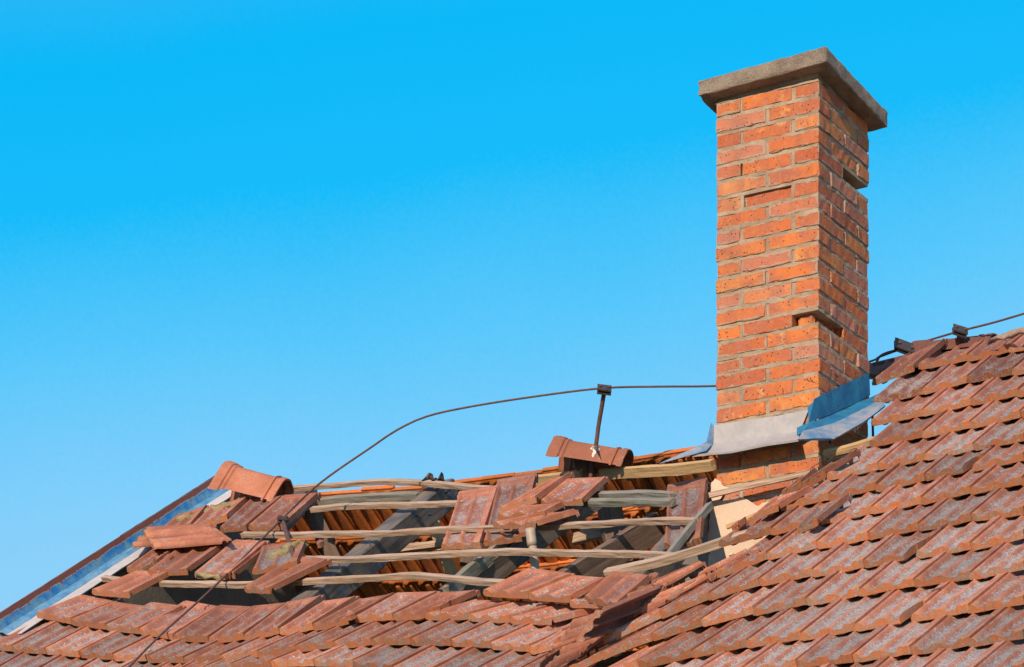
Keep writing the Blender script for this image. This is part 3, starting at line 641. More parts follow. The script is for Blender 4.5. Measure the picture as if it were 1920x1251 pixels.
# rafters
gRf = 'old rafters in the hole'
def rafter(p0, p1, w_, h_, mat, label, d0=.12, d1=.12, name='rafter', up=None, group=gRf, ragged=.02):
    a = surf(*p0, 'L', d0); b = surf(*p1, 'L', d1)
    vs, fs, uv = sweep([b, a.lerp(b, .5), a], w_, h_, up or nrm, rough=.004, seed=p0[0]*.01, ragged=ragged)
    return tag(mesh_obj(name, vs, fs, mat, None, False, uvs=uv), label, 'rafter', group)
rafter((838, 922), (566, 1150), .115, .13, M_RAFT, 'big blue-grey rafter with splintered top crossing the hole', .42, .42)
rafter((452, 935), (40, 1205), .16, .10, M_RAFT_B, 'dark beam added to darken the gap under the pale sheet on the left', .40, .40)  # made-up beam, keeps bright sky out of the gap by the verge
rafter((1120, 925), (840, 1125), .09, .11, M_RAFT, 'dark rafter behind the pile of tiles and the white pipe', .50, .50)
rafter((985, 985), (838, 1113), .03, .06, M_LATH_G, 'narrow light counter batten beside the dark rafter', .22, .22)
rafter((1232, 985), (1040, 1108), .05, .12, M_RAFT_B, 'broad dark beam left of the grey plaster board', .50, .50)
rafter((1345, 930), (1200, 1105), .07, .13, M_RAFT, 'short rafter against the chimney base', .45, .45)
rafter((580, 925), (455, 1040), .10, .10, M_RAFT, 'pale grey rafter showing under the loose ridge cap', .40, .40)
# posts and ties inside
def beam_px(pp, w_, h_, mat, label, Y, up, name='post', ragged=.02, group='timbers inside the attic', cat='timber'):
    pts = [P(x, y, Y+(dd[0] if dd else 0)) for x, y, *dd in pp]
    if len(pts) == 2: pts = [pts[0], pts[0].lerp(pts[1], .5), pts[1]]
    vs, fs, uv = sweep(pts, w_, h_, up, rough=.005, seed=pp[0][0]*.013, ragged=ragged)
    return tag(mesh_obj(name, vs, fs, mat, None, False, uvs=uv), label, cat, group)
FW = Vector((0, -1, 0))
beam_px([(1086, 848), (1095, 880), (1108, 915)], .085, .07, M_RAFT_B, 'rotten stump holding the tilted ridge cap', 17.6, FW)
beam_px([(1138, 930), (1165, 1060)], .115, .08, M_RAFT_B, 'dark brown post leaning behind the third batten', 17.9, FW)
beam_px([(905, 930), (880, 1060)], .10, .08, M_RAFT_B, 'shaded timber between rafter and hanging tile', 18.1, FW)
beam_px([(585, 960), (640, 1080)], .075, .05, M_RAFT_B, 'brown strut behind the battens left of the big rafter', 18.3, FW)
beam_px([(812, 980), (850, 1080)], .06, .05, M_LATH_Y, 'orange strut right of the big rafter', 18.3, FW)
beam_px([(745, 1030), (832, 1021)], .05, .035, M_LATH, 'pale tie board between the third and fourth battens', 18.2, Vector((0, 0, 1)), name='tie_board')
beam_px([(1075, 1012), (1180, 988)], .05, .05, M_LATH, 'pale tie board right of the white pipe', 18.0, Vector((0, 0, 1)), name='tie_board')
# splinters on top of the big rafter
mb = MB()
for (x, y, hgt, wd) in [(804, 896, 8, 10), (797, 898, 3, 9), (826, 896, 6, 7), (815, 898, 1, 9)]:
    Y = planeY(x, y-30)+.02; k = Y/F
    base = P(x, y+6, Y)
    a = [base+Vector((dx*wd*k*1.1, dy, 0)) for dx, dy in ((-1, 0), (-.2, -.05), (1, 0), (.3, .05))]
    tp = [base+Vector((dx*wd*k*.45+wd*k*.3, dy*.6, (hgt+6+random.uniform(-2, 2))*k)) for dx, dy in ((-1, 0), (-.2, -.05), (1, 0), (.3, .05))]
    mb.add(a+tp, [(0, 1, 5, 4), (1, 2, 6, 5), (2, 3, 7, 6), (3, 0, 4, 7), (4, 5, 6, 7), (3, 2, 1, 0)], [(0, 0), (0, .05), (0, .1), (0, .15), (.1, 0), (.1, .05), (.1, .1), (.1, .15)])
tag(mb.build('broken_rafter_top', M_RAFT_B), 'splintered rafter tip sticking up above the topmost batten', 'timber')

# ------------------------------------------------------------------ tubes
def tube(pts, r, seg=8, closed=True, smoothpath=True):
    pts = [Vector(p) for p in pts]
    if smoothpath and len(pts) > 2:
        res = []
        for k in range(len(pts)-1):
            p0 = pts[k-1] if k > 0 else pts[k]*2-pts[k+1]; p1, p2 = pts[k], pts[k+1]; p3 = pts[k+2] if k+2 < len(pts) else pts[k+1]*2-pts[k]
            n_ = max(2, int((p2-p1).length/.05))
            for q in range(n_):
                t_ = q/n_; res.append(.5*((2*p1)+(p2-p0)*t_+(2*p0-5*p1+4*p2-p3)*t_*t_+(3*p1-p0-3*p2+p3)*t_**3))
        res.append(pts[-1]); pts = res
    verts = []; faces = []; uv = []
    up = Vector((0, 0, 1))
    for k, p in enumerate(pts):
        tg = (pts[min(k+1, len(pts)-1)]-pts[max(k-1, 0)]).normalized()
        if abs(tg.dot(up)) > .95: up = Vector((0, 1, 0))
        a = tg.cross(up).normalized(); b = a.cross(tg)
        rr = r[k] if isinstance(r, list) else r
        for q in range(seg):
            an = 2*math.pi*q/seg; verts.append(p+a*math.cos(an)*rr+b*math.sin(an)*rr); uv.append((k*.05, q/seg))
    for k in range(len(pts)-1):
        for q in range(seg): faces.append((k*seg+q, (k+1)*seg+q, (k+1)*seg+(q+1) % seg, k*seg+(q+1) % seg))
    faces.append(tuple(range(seg))); faces.append(tuple((len(pts)-1)*seg+q for q in range(seg-1, -1, -1)))
    return verts, faces, uv
def box(c, ax, ay, az, hx, hy, hz, bev=.0):
    ax, ay, az = ax.normalized(), ay.normalized(), az.normalized()
    vs = [c+ax*(sx_*hx)+ay*(sy_*hy)+az*(sz*hz) for sz in (-1, 1) for sx_, sy_ in ((-1, -1), (1, -1), (1, 1), (-1, 1))]
    fs = [(3, 2, 1, 0), (4, 5, 6, 7), (0, 1, 5, 4), (1, 2, 6, 5), (2, 3, 7, 6), (3, 0, 4, 7)]
    return vs, fs
# lightning conductor
wl = [(225, 1268, 'L', -.22), (300, 1192, 'L', -.20), (390, 1111, 'L', -.20), (470, 1032, 'L', -.22), (530, 972, 'L', -.25)]
wp = [surf(x, y, r, d) for x, y, r, d in wl]
Yh = surf(530, 972, 'L', -.25).y
for x, y, f in [(600, 906, .2), (700, 836, .4), (745, 806, .5), (800, 781, .58), (880, 763, .70), (1000, 744, .85), (1130, 728, 1), (1240, 725, 1), (1336, 724, 1), (1500, 716, 1), (1628, 679, 1)]:
    wp.append(P(x, y, Yh*(1-f)+17.35*f))
wp2 = wp + [P(1650, 669, 17.0), P(1697, 652, 17.0), P(1745, 637, 16.95), P(1800, 621, 16.8), P(1870, 603, 16.6), P(1960, 576, 16.4)]
vs, fs, uv = tube(wp2, .0052)
cond = thing('lightning_conductor', wp2[0], 'rusty lightning conductor wire running over the roof behind the chimney', 'wire')
mesh_obj('wire', vs, fs, M_IRON, cond, True, uvs=uv)
vs, fs, uv = tube([P(1697, 653, 16.98), P(1665, 661, 17.0), P(1648, 670, 17.0), P(1641, 688, 17.0)], .006)
mesh_obj('wire_branch', vs, fs, M_IRON, cond, True, uvs=uv)
def holder(px, py, Y, ang, label, stem, wid=.05, tilt=.3):
    c = P(px, py, Y); t_ = thing('wire_holder', c, label, 'wire holder', 'iron holders carrying the lightning conductor')
    ax = (Vector((math.cos(ang), 0, -math.sin(ang)))).normalized(); ay = Vector((-.25*math.sin(ang), -1, -tilt)).normalized(); az = ax.cross(ay)
    mb = MB()
    for s in (-1, 1):
        a, b = box(c+az*.009*s, ax, ay, az, wid, .034, .004); mb.add(a, b)
    o = mb.build('clamp_plate', M_DARKIRON, t_)
    for s in (-.6, .6):
        a, b, uv = tube([c+ax*wid*s-az*.02, c+ax*wid*s+az*.022], .009, 6); mesh_obj('bolt', a, b, M_IRON, t_, False, uvs=uv)
    if stem:
        a, b, uv = tube(stem, .011, 8); mesh_obj('stem', a, b, M_IRON, t_, True, uvs=uv)
holder(1697, 652, 16.96, .35, 'black clamp plate on the wire between chimney and ridge', None, .052, 1.5)
holder(1800, 621, 16.78, .30, 'small holder standing on the right ridge cap', [P(1800, 624, 16.78), P(1798, 632, 16.8), P(1796, 645, 16.82)], .034, .9)
holder(1133, 731, 17.33, .12, 'tall holder standing on the tilted ridge cap', [P(1133, 734, 17.33), P(1128, 765, 17.38), P(1122, 800, 17.42), P(1117, 840, 17.45), P(1110, 880, 17.5), P(1104, 915, 17.5)], .034, .8)
hb = surf(556, 1060, 'L', -.16)
holder(530, 975, Yh, .1, 'leaning threaded holder among the loose left tiles', [P(531, 978, Yh), P(540, 1010, (Yh+hb.y)/2), P(558, 1064, hb.y), P(579, 1116, hb.y+.1)], .026, .5)
vs, fs, uv = tube([P(1636, 745, 16.9), P(1636, 780, 16.9), P(1637, 820, 16.9)], .006)
tag(mesh_obj('iron_rod', vs, fs, M_IRON, None, True, uvs=uv), 'thin iron rod in the gap right of the chimney', 'rod')
# pipe
pm = thing('vent_pipe', surf(1004, 1085, 'L', .05), 'pale rust-stained pipe standing under the pile of tiles', 'pipe')
Yp = surf(1000, 1040, 'L').y+.08
vs, fs, uv = tube([P(1005, 1100, Yp), P(1003, 1060, Yp), P(998, 1020, Yp)], .019, 16); mesh_obj('pipe_body', vs, fs, M_PIPE, pm, True, uvs=uv)
vs, fs, uv = tube([P(998, 1024, Yp), P(996, 1008, Yp), P(994, 992, Yp)], .023, 16); mesh_obj('collar', vs, fs, M_PIPE, pm, True, uvs=uv)

# ------------------------------------------------------------------ ridge caps
def ridge_cap(p0, p1, label, wd=.115, ht=.10, collar=.05, mat=None, dark=0., lich=.3, roll=0.0, opening=True):
    """hexagonal cap with a flared socket at p0 and a ribbed spigot at p1"""
    ax = (p1-p0); Lc = ax.length; ax = ax.normalized()
    sidev = ax.cross(Vector((0, 0, 1))).normalized(); upv = sidev.cross(ax)
    R_ = Matrix.Rotation(roll, 3, ax); sidev = R_ @ sidev; upv = R_ @ upv
    prof = [(-1.0, -.80), (-.97, -.72), (-.80, -.25), (-.62, .20), (-.56, .32), (-.46, .40), (-.22, .50), (0, .53), (.22, .50), (.46, .40), (.56, .32), (.62, .20), (.80, -.25), (.97, -.72), (1.0, -.80)]
    st = [(0, 1.22), (.015, 1.28), (.05, 1.30), (.11, 1.27), (.145, 1.22), (.16, 1.08), (.172, 1.07), (.18, 1.13), (.20, 1.14), (.215, 1.02), (.225, .99), (.4, .985), (.6, .97), (.80, .96), (.835, .955), (.842, 1.10), (.868, 1.12), (.876, .98), (.90, .97), (.93, .98), (.938, 1.10), (.985, 1.08), (1.0, 1.04)]
    th = .014; verts = []; m = len(prof); seed = p0.x*7
    for lay in (0, 1):
        for k, (s_, sc_) in enumerate(st):
            for q, (a, b) in enumerate(prof):
                e = sc_ - (th/wd if lay else 0)
                jj = 1+.01*n3((s_*6, q, lay), 1, seed)
                pp = p0+ax*(Lc*s_)+sidev*(a*wd*e*jj)+upv*(b*ht*e*jj)
                if k in (0, len(st)-1): pp += ax*.006*n3((q*.8, 1, 2), 1, seed)
                verts.append(pp)
    ns = len(st); o2 = ns*m; faces = []
    for k in range(ns-1):
        for q in range(m-1):
            f = (k*m+q, k*m+q+1, (k+1)*m+q+1, (k+1)*m+q); faces.append(f); faces.append(tuple(o2+i for i in reversed(f)))
    for k in range(ns-1):
        for q, sgn in ((0, 1), (m-1, -1)):
            f = (k*m+q, (k+1)*m+q, o2+(k+1)*m+q, o2+k*m+q); faces.append(f if sgn > 0 else tuple(reversed(f)))
    for q in range(m-1):
        for k, sgn in ((0, -1), (ns-1, 1)):
            f = (k*m+q, k*m+q+1, o2+k*m+q+1, o2+k*m+q); faces.append(f if sgn > 0 else tuple(reversed(f)))
    o = mesh_obj('ridge_tile', verts, faces, mat or M_TILE, None, True, {'pan': [.15]*len(verts), 'lip': [.1]*len(verts)})
    o.color = (lich, dark, 0, 1)
    es = o.modifiers.new('edge', 'EDGE_SPLIT'); es.split_angle = math.radians(32)
    return tag(o, label, 'ridge tile', 'hexagonal ridge caps')
ridge_cap(P(424, 893, 18.60), P(537, 922, 18.46), 'loose orange ridge cap tipped at the left gable end', wd=.105, ht=.115, lich=.0, roll=-.10)
rc2 = ridge_cap(P(1042, 840, 17.55), P(1180, 862, 17.44), 'tilted ridge cap with white bird dropping under the tall holder', wd=.095, ht=.082, lich=.25, dark=.15, roll=-.05)
ridge_cap(P(1718, 654, 17.02), P(1866, 637, 16.75), 'dark ridge cap with rounded socket right of the chimney', wd=.062, ht=.050, lich=.0, dark=.9)
# bird dropping splash
M_WHITE = speck_material('dried_white_splash', (.62, .56, .54), (.72, .66, .64), 60, (.45, .40, .38), bump=.2)
from mathutils.bvhtree import BVHTree
_m = rc2.data; _bv = BVHTree.FromPolygons([rc2.location+p.co for p in _m.vertices], [tuple(p.vertices) for p in _m.polygons])
mb = MB(); camp = Vector((0, 0, CAMZ))
for (x, y, rx, ry) in [(1116, 838, 5, 5), (1115, 846, 3.5, 7), (1112, 853, 2.2, 5), (1122, 843, 2.5, 3), (1109, 841, 2, 2)]:
    ring = []
    for i in range(14):
        a = i*math.pi/7
        q = P(x+math.cos(a)*rx*(1+.3*math.sin(a*5+x)), y+math.sin(a)*ry*(1+.25*math.cos(a*4+y)), 17.0)
        h = _bv.ray_cast(camp, (q-camp).normalized())[0]
        ring.append((h if h else P(x, y, 17.3))-(q-camp).normalized()*.003)
    c = sum(ring, Vector())/14 - (q-camp).normalized()*.003
    mb.add([c]+ring, [(0, i+1, (i+1) % 14+1) for i in range(14)])
rc2['_o'] = tuple(rc2.location); mb.build('bird_dropping', M_WHITE, rc2)
# mortar strip along right ridge
def lumps(path, r, mat, name, label=None, cat=None, parent=None, sq=.6, seed=0.):
    vs, fs, uv = tube(path, r, 12)
    c = [];
    for i, p in enumerate(vs):
        c.append(p + Vector((n3(p, 22, seed), n3(p, 24, seed+5), n3(p, 26, seed+9)))*.018*2*(r/.03) + Vector((n3(p, 70, seed), 0, n3(p, 80, seed+9)))*.010*(r/.03))
    o = mesh_obj(name, c, fs, mat, parent, True, uvs=uv)
    if parent is None: tag(o, label, cat)
    return o
lumps([P(1860, 636, 16.45), P(1885, 631, 16.35), P(1915, 623, 16.3), P(1960, 612, 16.2)], .017, M_MORT_L, 'ridge_mortar', 'pale mortar bed along the ridge at the right edge', 'mortar')
for par, path, r, sd_ in ((sa, [(336, 977), (352, 972), (372, 966), (395, 957)], .019, 1.), (sb, [(396, 957), (420, 952), (443, 944), (466, 936)], .019, 2.),
                    (sc8, [(372, 1079), (390, 1080), (410, 1083), (430, 1078)], .017, 3.), (sc9, [(508, 1043), (523, 1042), (540, 1032), (555, 1025), (568, 1025)], .024, 4.)):
    par['_o'] = tuple(par.location)
    lumps([surf(x, y, 'L', -.13 if par is not sc9 else -.2) for x, y in path], r, M_MOSS, 'moss', parent=par, seed=sd_)

# ------------------------------------------------------------------ chimney
PITCH = .0727; BH = .0615; NR = 27
Ztop = (HY-150)/F*16 + CAMZ
WS, DS = .510, .540
ch = thing('chimney', (C0.x, C0.y, Ztop-NR*PITCH), 'tall red brick chimney with concrete cap rising through the broken roof', 'chimney')
def cp(s, t_, z): return Vector((C0.x, C0.y, 0)) + v*s + u*t_ + Vector((0, 0, z))
def rbox(s0, s1, t0, t1, z0, z1, r, seed, amp=.0016):
    """rounded rough brick, returns verts, faces, uvs"""
    dims = [(s0, s1), (t0, t1), (z0, z1)]; cen = [(a+b)/2 for a, b in dims]; hf = [(b-a)/2 for a, b in dims]
    def lat(h):
        n_ = max(1, int((2*h-2*r)/.03)); inner = [-h+r+(2*h-2*r)*i/n_ for i in range(n_+1)]
        return [-h, -h+r*.45]+inner+[h-r*.45, h]
    Ls = [lat(h) for h in hf]; verts = []; faces = []; uvs = []
    for axis in range(3):
        a1, a2 = [(1, 2), (0, 2), (0, 1)][axis]
        for sgn in (-1, 1):
            base = len(verts); A, B = Ls[a1], Ls[a2]
            for i, x in enumerate(A):
                for j, y in enumerate(B):
                    p = [0, 0, 0]; p[axis] = sgn*hf[axis]; p[a1] = x; p[a2] = y
                    q = [max(-h+r, min(h-r, c)) for c, h in zip(p, hf)]
                    dd = Vector([a-b for a, b in zip(p, q)]); l = dd.length
                    if l > 1e-9: dd = dd/l*r
                    pt = [q[k]+dd[k] for k in range(3)]
                    W_ = (pt[0]+cen[0], pt[1]+cen[1], pt[2]+cen[2])
                    am = amp*n3(W_, 30, seed) + amp*.7*n3(W_, 90, seed)
                    nn = Vector(dd).normalized() if l > 1e-9 else Vector([0, 0, 0])
                    ce = 1.0 if sum(1 for k in range(3) if abs(abs(pt[k])-hf[k]) < r*.9) > 1 else .0
                    chipv = -max(0, n3(W_, 38, seed+11)-.18)*.022*ce
                    WW = Vector(W_)+nn*(am+chipv)
                    verts.append(cp(WW.x, WW.y, WW.z))
                    uvs.append(((x+hf[a1])/(2*hf[a1]), (y+hf[a2])/(2*hf[a2])))
            nb_ = len(B)
            flipf = (sgn > 0) ^ (axis == 1)
            for i in range(len(A)-1):
                for j in range(nb_-1):
                    f = (base+i*nb_+j, base+(i+1)*nb_+j, base+(i+1)*nb_+j+1, base+i*nb_+j+1)
                    # frame (v,u,z) is left-handed when seen from outside
                    faces.append(tuple(reversed(f)) if flipf else f)
    return verts, faces, uvs
bm_v, bm_f, bm_uv, tn, tn2 = [], [], [], [], []
mo = MB()
missing = {(4, 'r1'), (14, 'r0')}
rnd = random.Random(11)
J = .0105
mid = (DS-J)/2
for k in range(NR):
    z1 = Ztop-k*PITCH; z0 = z1-BH
    if k % 2 == 0:
        lst = [('r0', 0, .120, 0, mid), ('r1', 0, .120, mid+J, DS), ('l', .132, .378, 0, .12), ('b0', .390, WS, 0, mid), ('b1', .390, WS, mid+J, DS), ('q', .132, .378, DS-.12, DS)]
    else:
        lst = [('l0', 0, .249, 0, .12), ('l1', .261, WS, 0, .12), ('r', 0, .12, .132, DS-.132), ('b', WS-.12, WS, .132, DS-.132), ('q0', 0, .249, DS-.12, DS), ('q1', .261, WS, DS-.12, DS)]
    for nm, s0, s1, t0, t1 in lst:
        if (k, nm) in missing: continue
        js = rnd.uniform(-.003, .003); off_s = rnd.uniform(-.004, .004); off_t = rnd.uniform(-.004, .004)
        rec = 0; amp_ = .0018+.0022*rnd.random()
        if (k, nm) == (6, 'l'): rec = .022; amp_ = .008
        if (k, nm) == (14, 'l'): rec = -.006
        if (k, nm) in ((5, 'l0'), (5, 'l1'), (7, 'l0'), (7, 'l1'), (13, 'l1'), (13, 'r'), (15, 'l1'), (15, 'r'), (3, 'r'), (5, 'r')): amp_ = .006
        if nm in ('q', 'q0', 'q1', 'b', 'b0', 'b1') and k > 22: pass
        vs, fs, uv = rbox(s0+off_s, s1+off_s, t0+off_t+rec, t1+off_t+rec, z0+js*.6, z1+js*.6+rnd.uniform(-.002, .001), .0055, rnd.uniform(0, 99), amp_)
        b_ = len(bm_v); bm_v += vs; bm_f += [tuple(b_+i for i in f) for f in fs]; bm_uv += uv
        tv = rnd.random(); tn += [tv]*len(vs); tn2 += [rnd.random()]*len(vs)
    for (kk, a0, a1, c0, c1) in ((4, .080, .14, mid+.03, DS-.07), (14, .05, .118, .035, mid-.01)):
        if kk == k:      # broken remains of the lost brick
            vs, fs, uv = rbox(a0, a1, c0, c1, z0-.004, z1+.002, .016, 3.+k, .016)
            b_ = len(bm_v); bm_v += vs; bm_f += [tuple(b_+i for i in f) for f in fs]; bm_uv += [(.5, .5)]*len(uv); tn += [.75]*len(vs); tn2 += [.2]*len(vs)
    # bed joint under this course (a full slab, rough-edged)
    if True:
        a = .004
        n_ = 18; ring = []
        ps = [(a+(WS-2*a)*i/n_, a) for i in range(n_)] + [(WS-a, a+(DS-2*a)*i/n_) for i in range(n_)] + [(WS-a-(WS-2*a)*i/n_, DS-a) for i in range(n_)] + [(a, DS-a-(DS-2*a)*i/n_) for i in range(n_)]
        vv = []
        for zz, ins in ((z0-(PITCH-BH)-.003, 0), (z0+.003, 0)):
            for (s_, t_) in ps:
                q = n3((s_, t_, zz), 25, 3)*.0045 + rnd.uniform(-.001, .001)
                vv.append(cp(s_+(q if s_ < .01 else -q if s_ > WS-.01 else 0), t_+(q if t_ < .01 else -q if t_ > DS-.01 else 0), zz))
        m_ = len(ps); ff = [(i, (i+1) % m_, m_+(i+1) % m_, m_+i) for i in range(m_)] + [tuple(range(m_-1, -1, -1)), tuple(m_+i for i in range(m_))]
        mo.add(vv, ff)
    # head joints
    def joint(s0, s1, t0, t1):
        vv = [cp(s_, t_, z_) for z_ in (z0, z1) for s_, t_ in ((s0, t0), (s1, t0), (s1, t1), (s0, t1))]
        mo.add(vv, [(0, 1, 2, 3), (7, 6, 5, 4), (4, 5, 1, 0), (5, 6, 2, 1), (6, 7, 3, 2), (7, 4, 0, 3)])
    dp = lambda: .004+rnd.uniform(-.001, .0045) + (.03 if rnd.random() < .08 else 0)
    if k % 2 == 0:
        joint(.116, .136, dp(), .11) if (k, 'r0') not in missing else None
        joint(.374, .394, dp(), .11)
        if (k, 'r0') not in missing and (k, 'r1') not in missing: joint(dp(), .11, mid-.002, mid+J+.002)
    else:
        joint(.245, .265, dp(), .11); joint(dp(), .11, .116, .136); joint(dp(), .11, DS-.136, DS-.116)
# core behind the outer bricks
vv = [cp(s_, t_, z_) for z_ in (Ztop-NR*PITCH, Ztop) for s_, t_ in ((.10, .10), (WS-.10, .10), (WS-.10, DS-.10), (.10, DS-.10))]
mo.add(vv, [(0, 1, 2, 3), (7, 6, 5, 4), (4, 5, 1, 0), (5, 6, 2, 1), (6, 7, 3, 2), (7, 4, 0, 3)])
# rough mortar crest under the cap
vv = []; ps = []
n_ = 22
for (z_, e_) in ((Ztop-.004, .0), (Ztop+.016, -.012), (Ztop+.045, -.004)):
    for (s_, t_) in [(WS*i/n_, 0) for i in range(n_)] + [(WS, DS*i/n_) for i in range(n_)] + [(WS-WS*i/n_, DS) for i in range(n_)] + [(0, DS-DS*i/n_) for i in range(n_)]:
        q = n3((s_*1, t_*1, z_), 18, 8)*.008 + e_
        sx_ = -q if s_ < .001 else (q if s_ > WS-.001 else 0); tx_ = -q if t_ < .001 else (q if t_ > DS-.001 else 0)
        vv.append(cp(s_+sx_, t_+tx_, z_))
m_ = 4*n_
mo.add(vv, [(L_*m_+i, L_*m_+(i+1) % m_, (L_+1)*m_+(i+1) % m_, (L_+1)*m_+i) for L_ in (0, 1) for i in range(m_)])
mesh_obj('brickwork', bm_v, bm_f, M_BRICK, ch, False, {'tone': tn, 'tone2': tn2}, uvs=bm_uv)
mo.build('mortar', M_MORTAR, ch)
# cap slab
OV = .066; cz0 = (HY-118)/F*(16-.09)+CAMZ; cz1 = (HY-90)/F*(16-.09)+CAMZ
def capmesh():
    n_ = 26; vs = []; fs = []
    def lat(h0, h1):
        return [h0, h0+.006]+[h0+.012+(h1-h0-.024)*i/n_ for i in range(n_+1)]+[h1-.006, h1]
    LS = [lat(-OV, WS+OV), lat(-OV, DS+OV), [cz0, cz0+.004, cz0+.01, (cz0+cz1)/2-.008, (cz0+cz1)/2+.008, cz1-.01, cz1-.004, cz1]]
    lo = [-OV, -OV, cz0]; hi = [WS+OV, DS+OV, cz1]; r = .010
    for axis in range(3):
        a1, a2 = [(1, 2), (0, 2), (0, 1)][axis]
        for sgn in (0, 1):
            base = len(vs)
            for x in LS[a1]:
                for y in LS[a2]:
                    p = [0, 0, 0]; p[axis] = (lo, hi)[sgn][axis]; p[a1] = x; p[a2] = y
                    q = Vector([max(lo[i]+r, min(hi[i]-r, p[i])) for i in range(3)]); d = Vector(p)-q
                    if d.length > 1e-9: dn = d.normalized()
                    else: dn = Vector((0, 0, 0))
                    pt = q+dn*r
                    amp = .0016*n3(pt, 9, 2)+.0016*n3(pt, 45, 5)+.0024*n3(pt, 110, 7)
                    # worn corner at the left end
                    if pt.x > WS+OV-.05 and pt.y < -OV+.05: amp += -.012*max(0, n3(pt, 30, 1)+.4)
                    pt = pt+dn*amp*1.6
                    vs.append(cp(pt.x, pt.y, pt.z - .017*pt.x/WS - .042*pt.y/DS + (.004 if pt.z > (cz0+cz1)/2 else -.002)))
            nb_ = len(LS[a2]); flipf = (sgn > 0) ^ (axis == 1)
            for i in range(len(LS[a1])-1):
                for j in range(nb_-1):
                    f = (base+i*nb_+j, base+(i+1)*nb_+j, base+(i+1)*nb_+j+1, base+i*nb_+j+1)
                    fs.append(tuple(reversed(f)) if flipf else f)
    return vs, fs
vs, fs = capmesh(); mesh_obj('cap_slab', vs, fs, M_CONC, ch, True)
# plaster coat on the chimney base: ragged slab on the front face
def slab(outline, planef, th, mat, name, parent, rag=1.6, seed=3., off=.010, sub=5, label=None, cat=None, group=None):
    pts = []
    for i, (x, y) in enumerate(outline):
        x2, y2 = outline[(i+1) % len(outline)]; n_ = max(1, int(math.hypot(x2-x, y2-y)/sub))
        for k in range(n_):
            t_ = k/n_; xx, yy = x+(x2-x)*t_, y+(y2-y)*t_
            pts.append((xx+rag*noise.noise(Vector((xx*.09, yy*.09, seed)))*1.8, yy+rag*noise.noise(Vector((xx*.11, yy*.10, seed+9)))*1.8))
    fr = [planef(x, y, off+th) for x, y in pts]; bk = [planef(x, y, off) for x, y in pts]; m_ = len(pts)
    import mathutils.geometry as mg
    tri = mg.tessellate_polygon([[Vector((x, -y, 0)) for x, y in pts]])
    fs = [tuple(t_) for t_ in tri] + [tuple(m_+i for i in reversed(t_)) for t_ in tri] + [(i, m_+i, m_+(i+1) % m_, (i+1) % m_) for i in range(m_)]
    o = mesh_obj(name, fr+bk, fs, mat, parent, False)
    if parent is None: tag(o, label, cat, group)
    return o
slab([(1329, 1130), (1330, 942), (1375, 936), (1388, 931), (1405, 938), (1418, 948), (1436, 942), (1450, 938), (1462, 928), (1472, 924), (1482, 940), (1531, 960), (1531, 1130)], on_left_face, .012, M_PLAST, 'plaster_coat', ch)
slab([(1332, 944), (1333, 905), (1341, 898), (1352, 902), (1356, 912), (1366, 914), (1358, 922), (1345, 944)], on_left_face, .010, M_PLAST, 'plaster_coat', ch, off=.006)
# flashings
def sheet(rows, mat, name, parent, th=.003, uvs=None, wav=.0):
    """rows: list of equal-length lists of world points; built as a thin closed sheet"""
    nr, nc = len(rows), len(rows[0]); g_ = [[Vector(p) for p in r] for r in rows]
    # subdivide columns
    K = 6; rr = []
    for r in g_:
        q = []
        for a, b in zip(r, r[1:]):
            for k in range(K): q.append(a.lerp(b, k/K))
        q.append(r[-1]); rr.append(q)
    nc = len(rr[0]); vs = []; 
    for r_i, r in enumerate(rr):
        for c_i, p in enumerate(r):
            a = rr[min(r_i+1, nr-1)][c_i]-rr[max(r_i-1, 0)][c_i]; b = r[min(c_i+1, nc-1)]-r[max(c_i-1, 0)]
            n_ = a.cross(b).normalized()
            vs.append((p+n_*wav*n3(p, 9, 3), n_))
    top = [p for p, n_ in vs]; bot = [p-n_*th for p, n_ in vs]; m_ = len(top); fs = []
    I = lambda i, j: i*nc+j
    for i in range(nr-1):
        for j in range(nc-1):
            f = (I(i, j), I(i+1, j), I(i+1, j+1), I(i, j+1)); fs.append(f); fs.append(tuple(m_+x for x in reversed(f)))
    for j in range(nc-1):
        fs.append((I(0, j), I(0, j+1), m_+I(0, j+1), m_+I(0, j))); fs.append((I(nr-1, j+1), I(nr-1, j), m_+I(nr-1, j), m_+I(nr-1, j+1)))
    for i in range(nr-1):
        fs.append((I(i+1, 0), I(i, 0), m_+I(i, 0), m_+I(i+1, 0))); fs.append((I(i, nc-1), I(i+1, nc-1), m_+I(i+1, nc-1), m_+I(i, nc-1)))
    uv = None
    if uvs:
        uv = [uvs(i, j/(nc-1)) for i in range(nr) for j in range(nc)]*2
    return mesh_obj(name, top+bot, fs, mat, parent, False, uvs=uv)
fl = thing('chimney_flashing', on_left_face(1430, 830, .05), 'bent sheet metal flashing around the chimney foot, pale in front and sky-tinted at the side', 'flashing')
LF = on_left_face; RF = on_right_face
sheet([[LF(1336, 798, .012), LF(1400, 788, .012), LF(1460, 779, .012), LF(1516, 768, .012)],
       [LF(1334, 832, .018), LF(1400, 824, .018), LF(1440, 818, .018), LF(1500, 808, .018)],
       [LF(1322, 843, .06), LF(1380, 836, .06), LF(1440, 828, .06), LF(1498, 816, .06)],
       [LF(1298, 853, .12), LF(1370, 846, .11), LF(1440, 832, .11), LF(1497, 824, .11)],
       [LF(1298, 857, .117), LF(1370, 850, .107), LF(1440, 836, .107), LF(1497, 828, .107)]], M_ZINC, 'front_apron', fl, wav=.003)
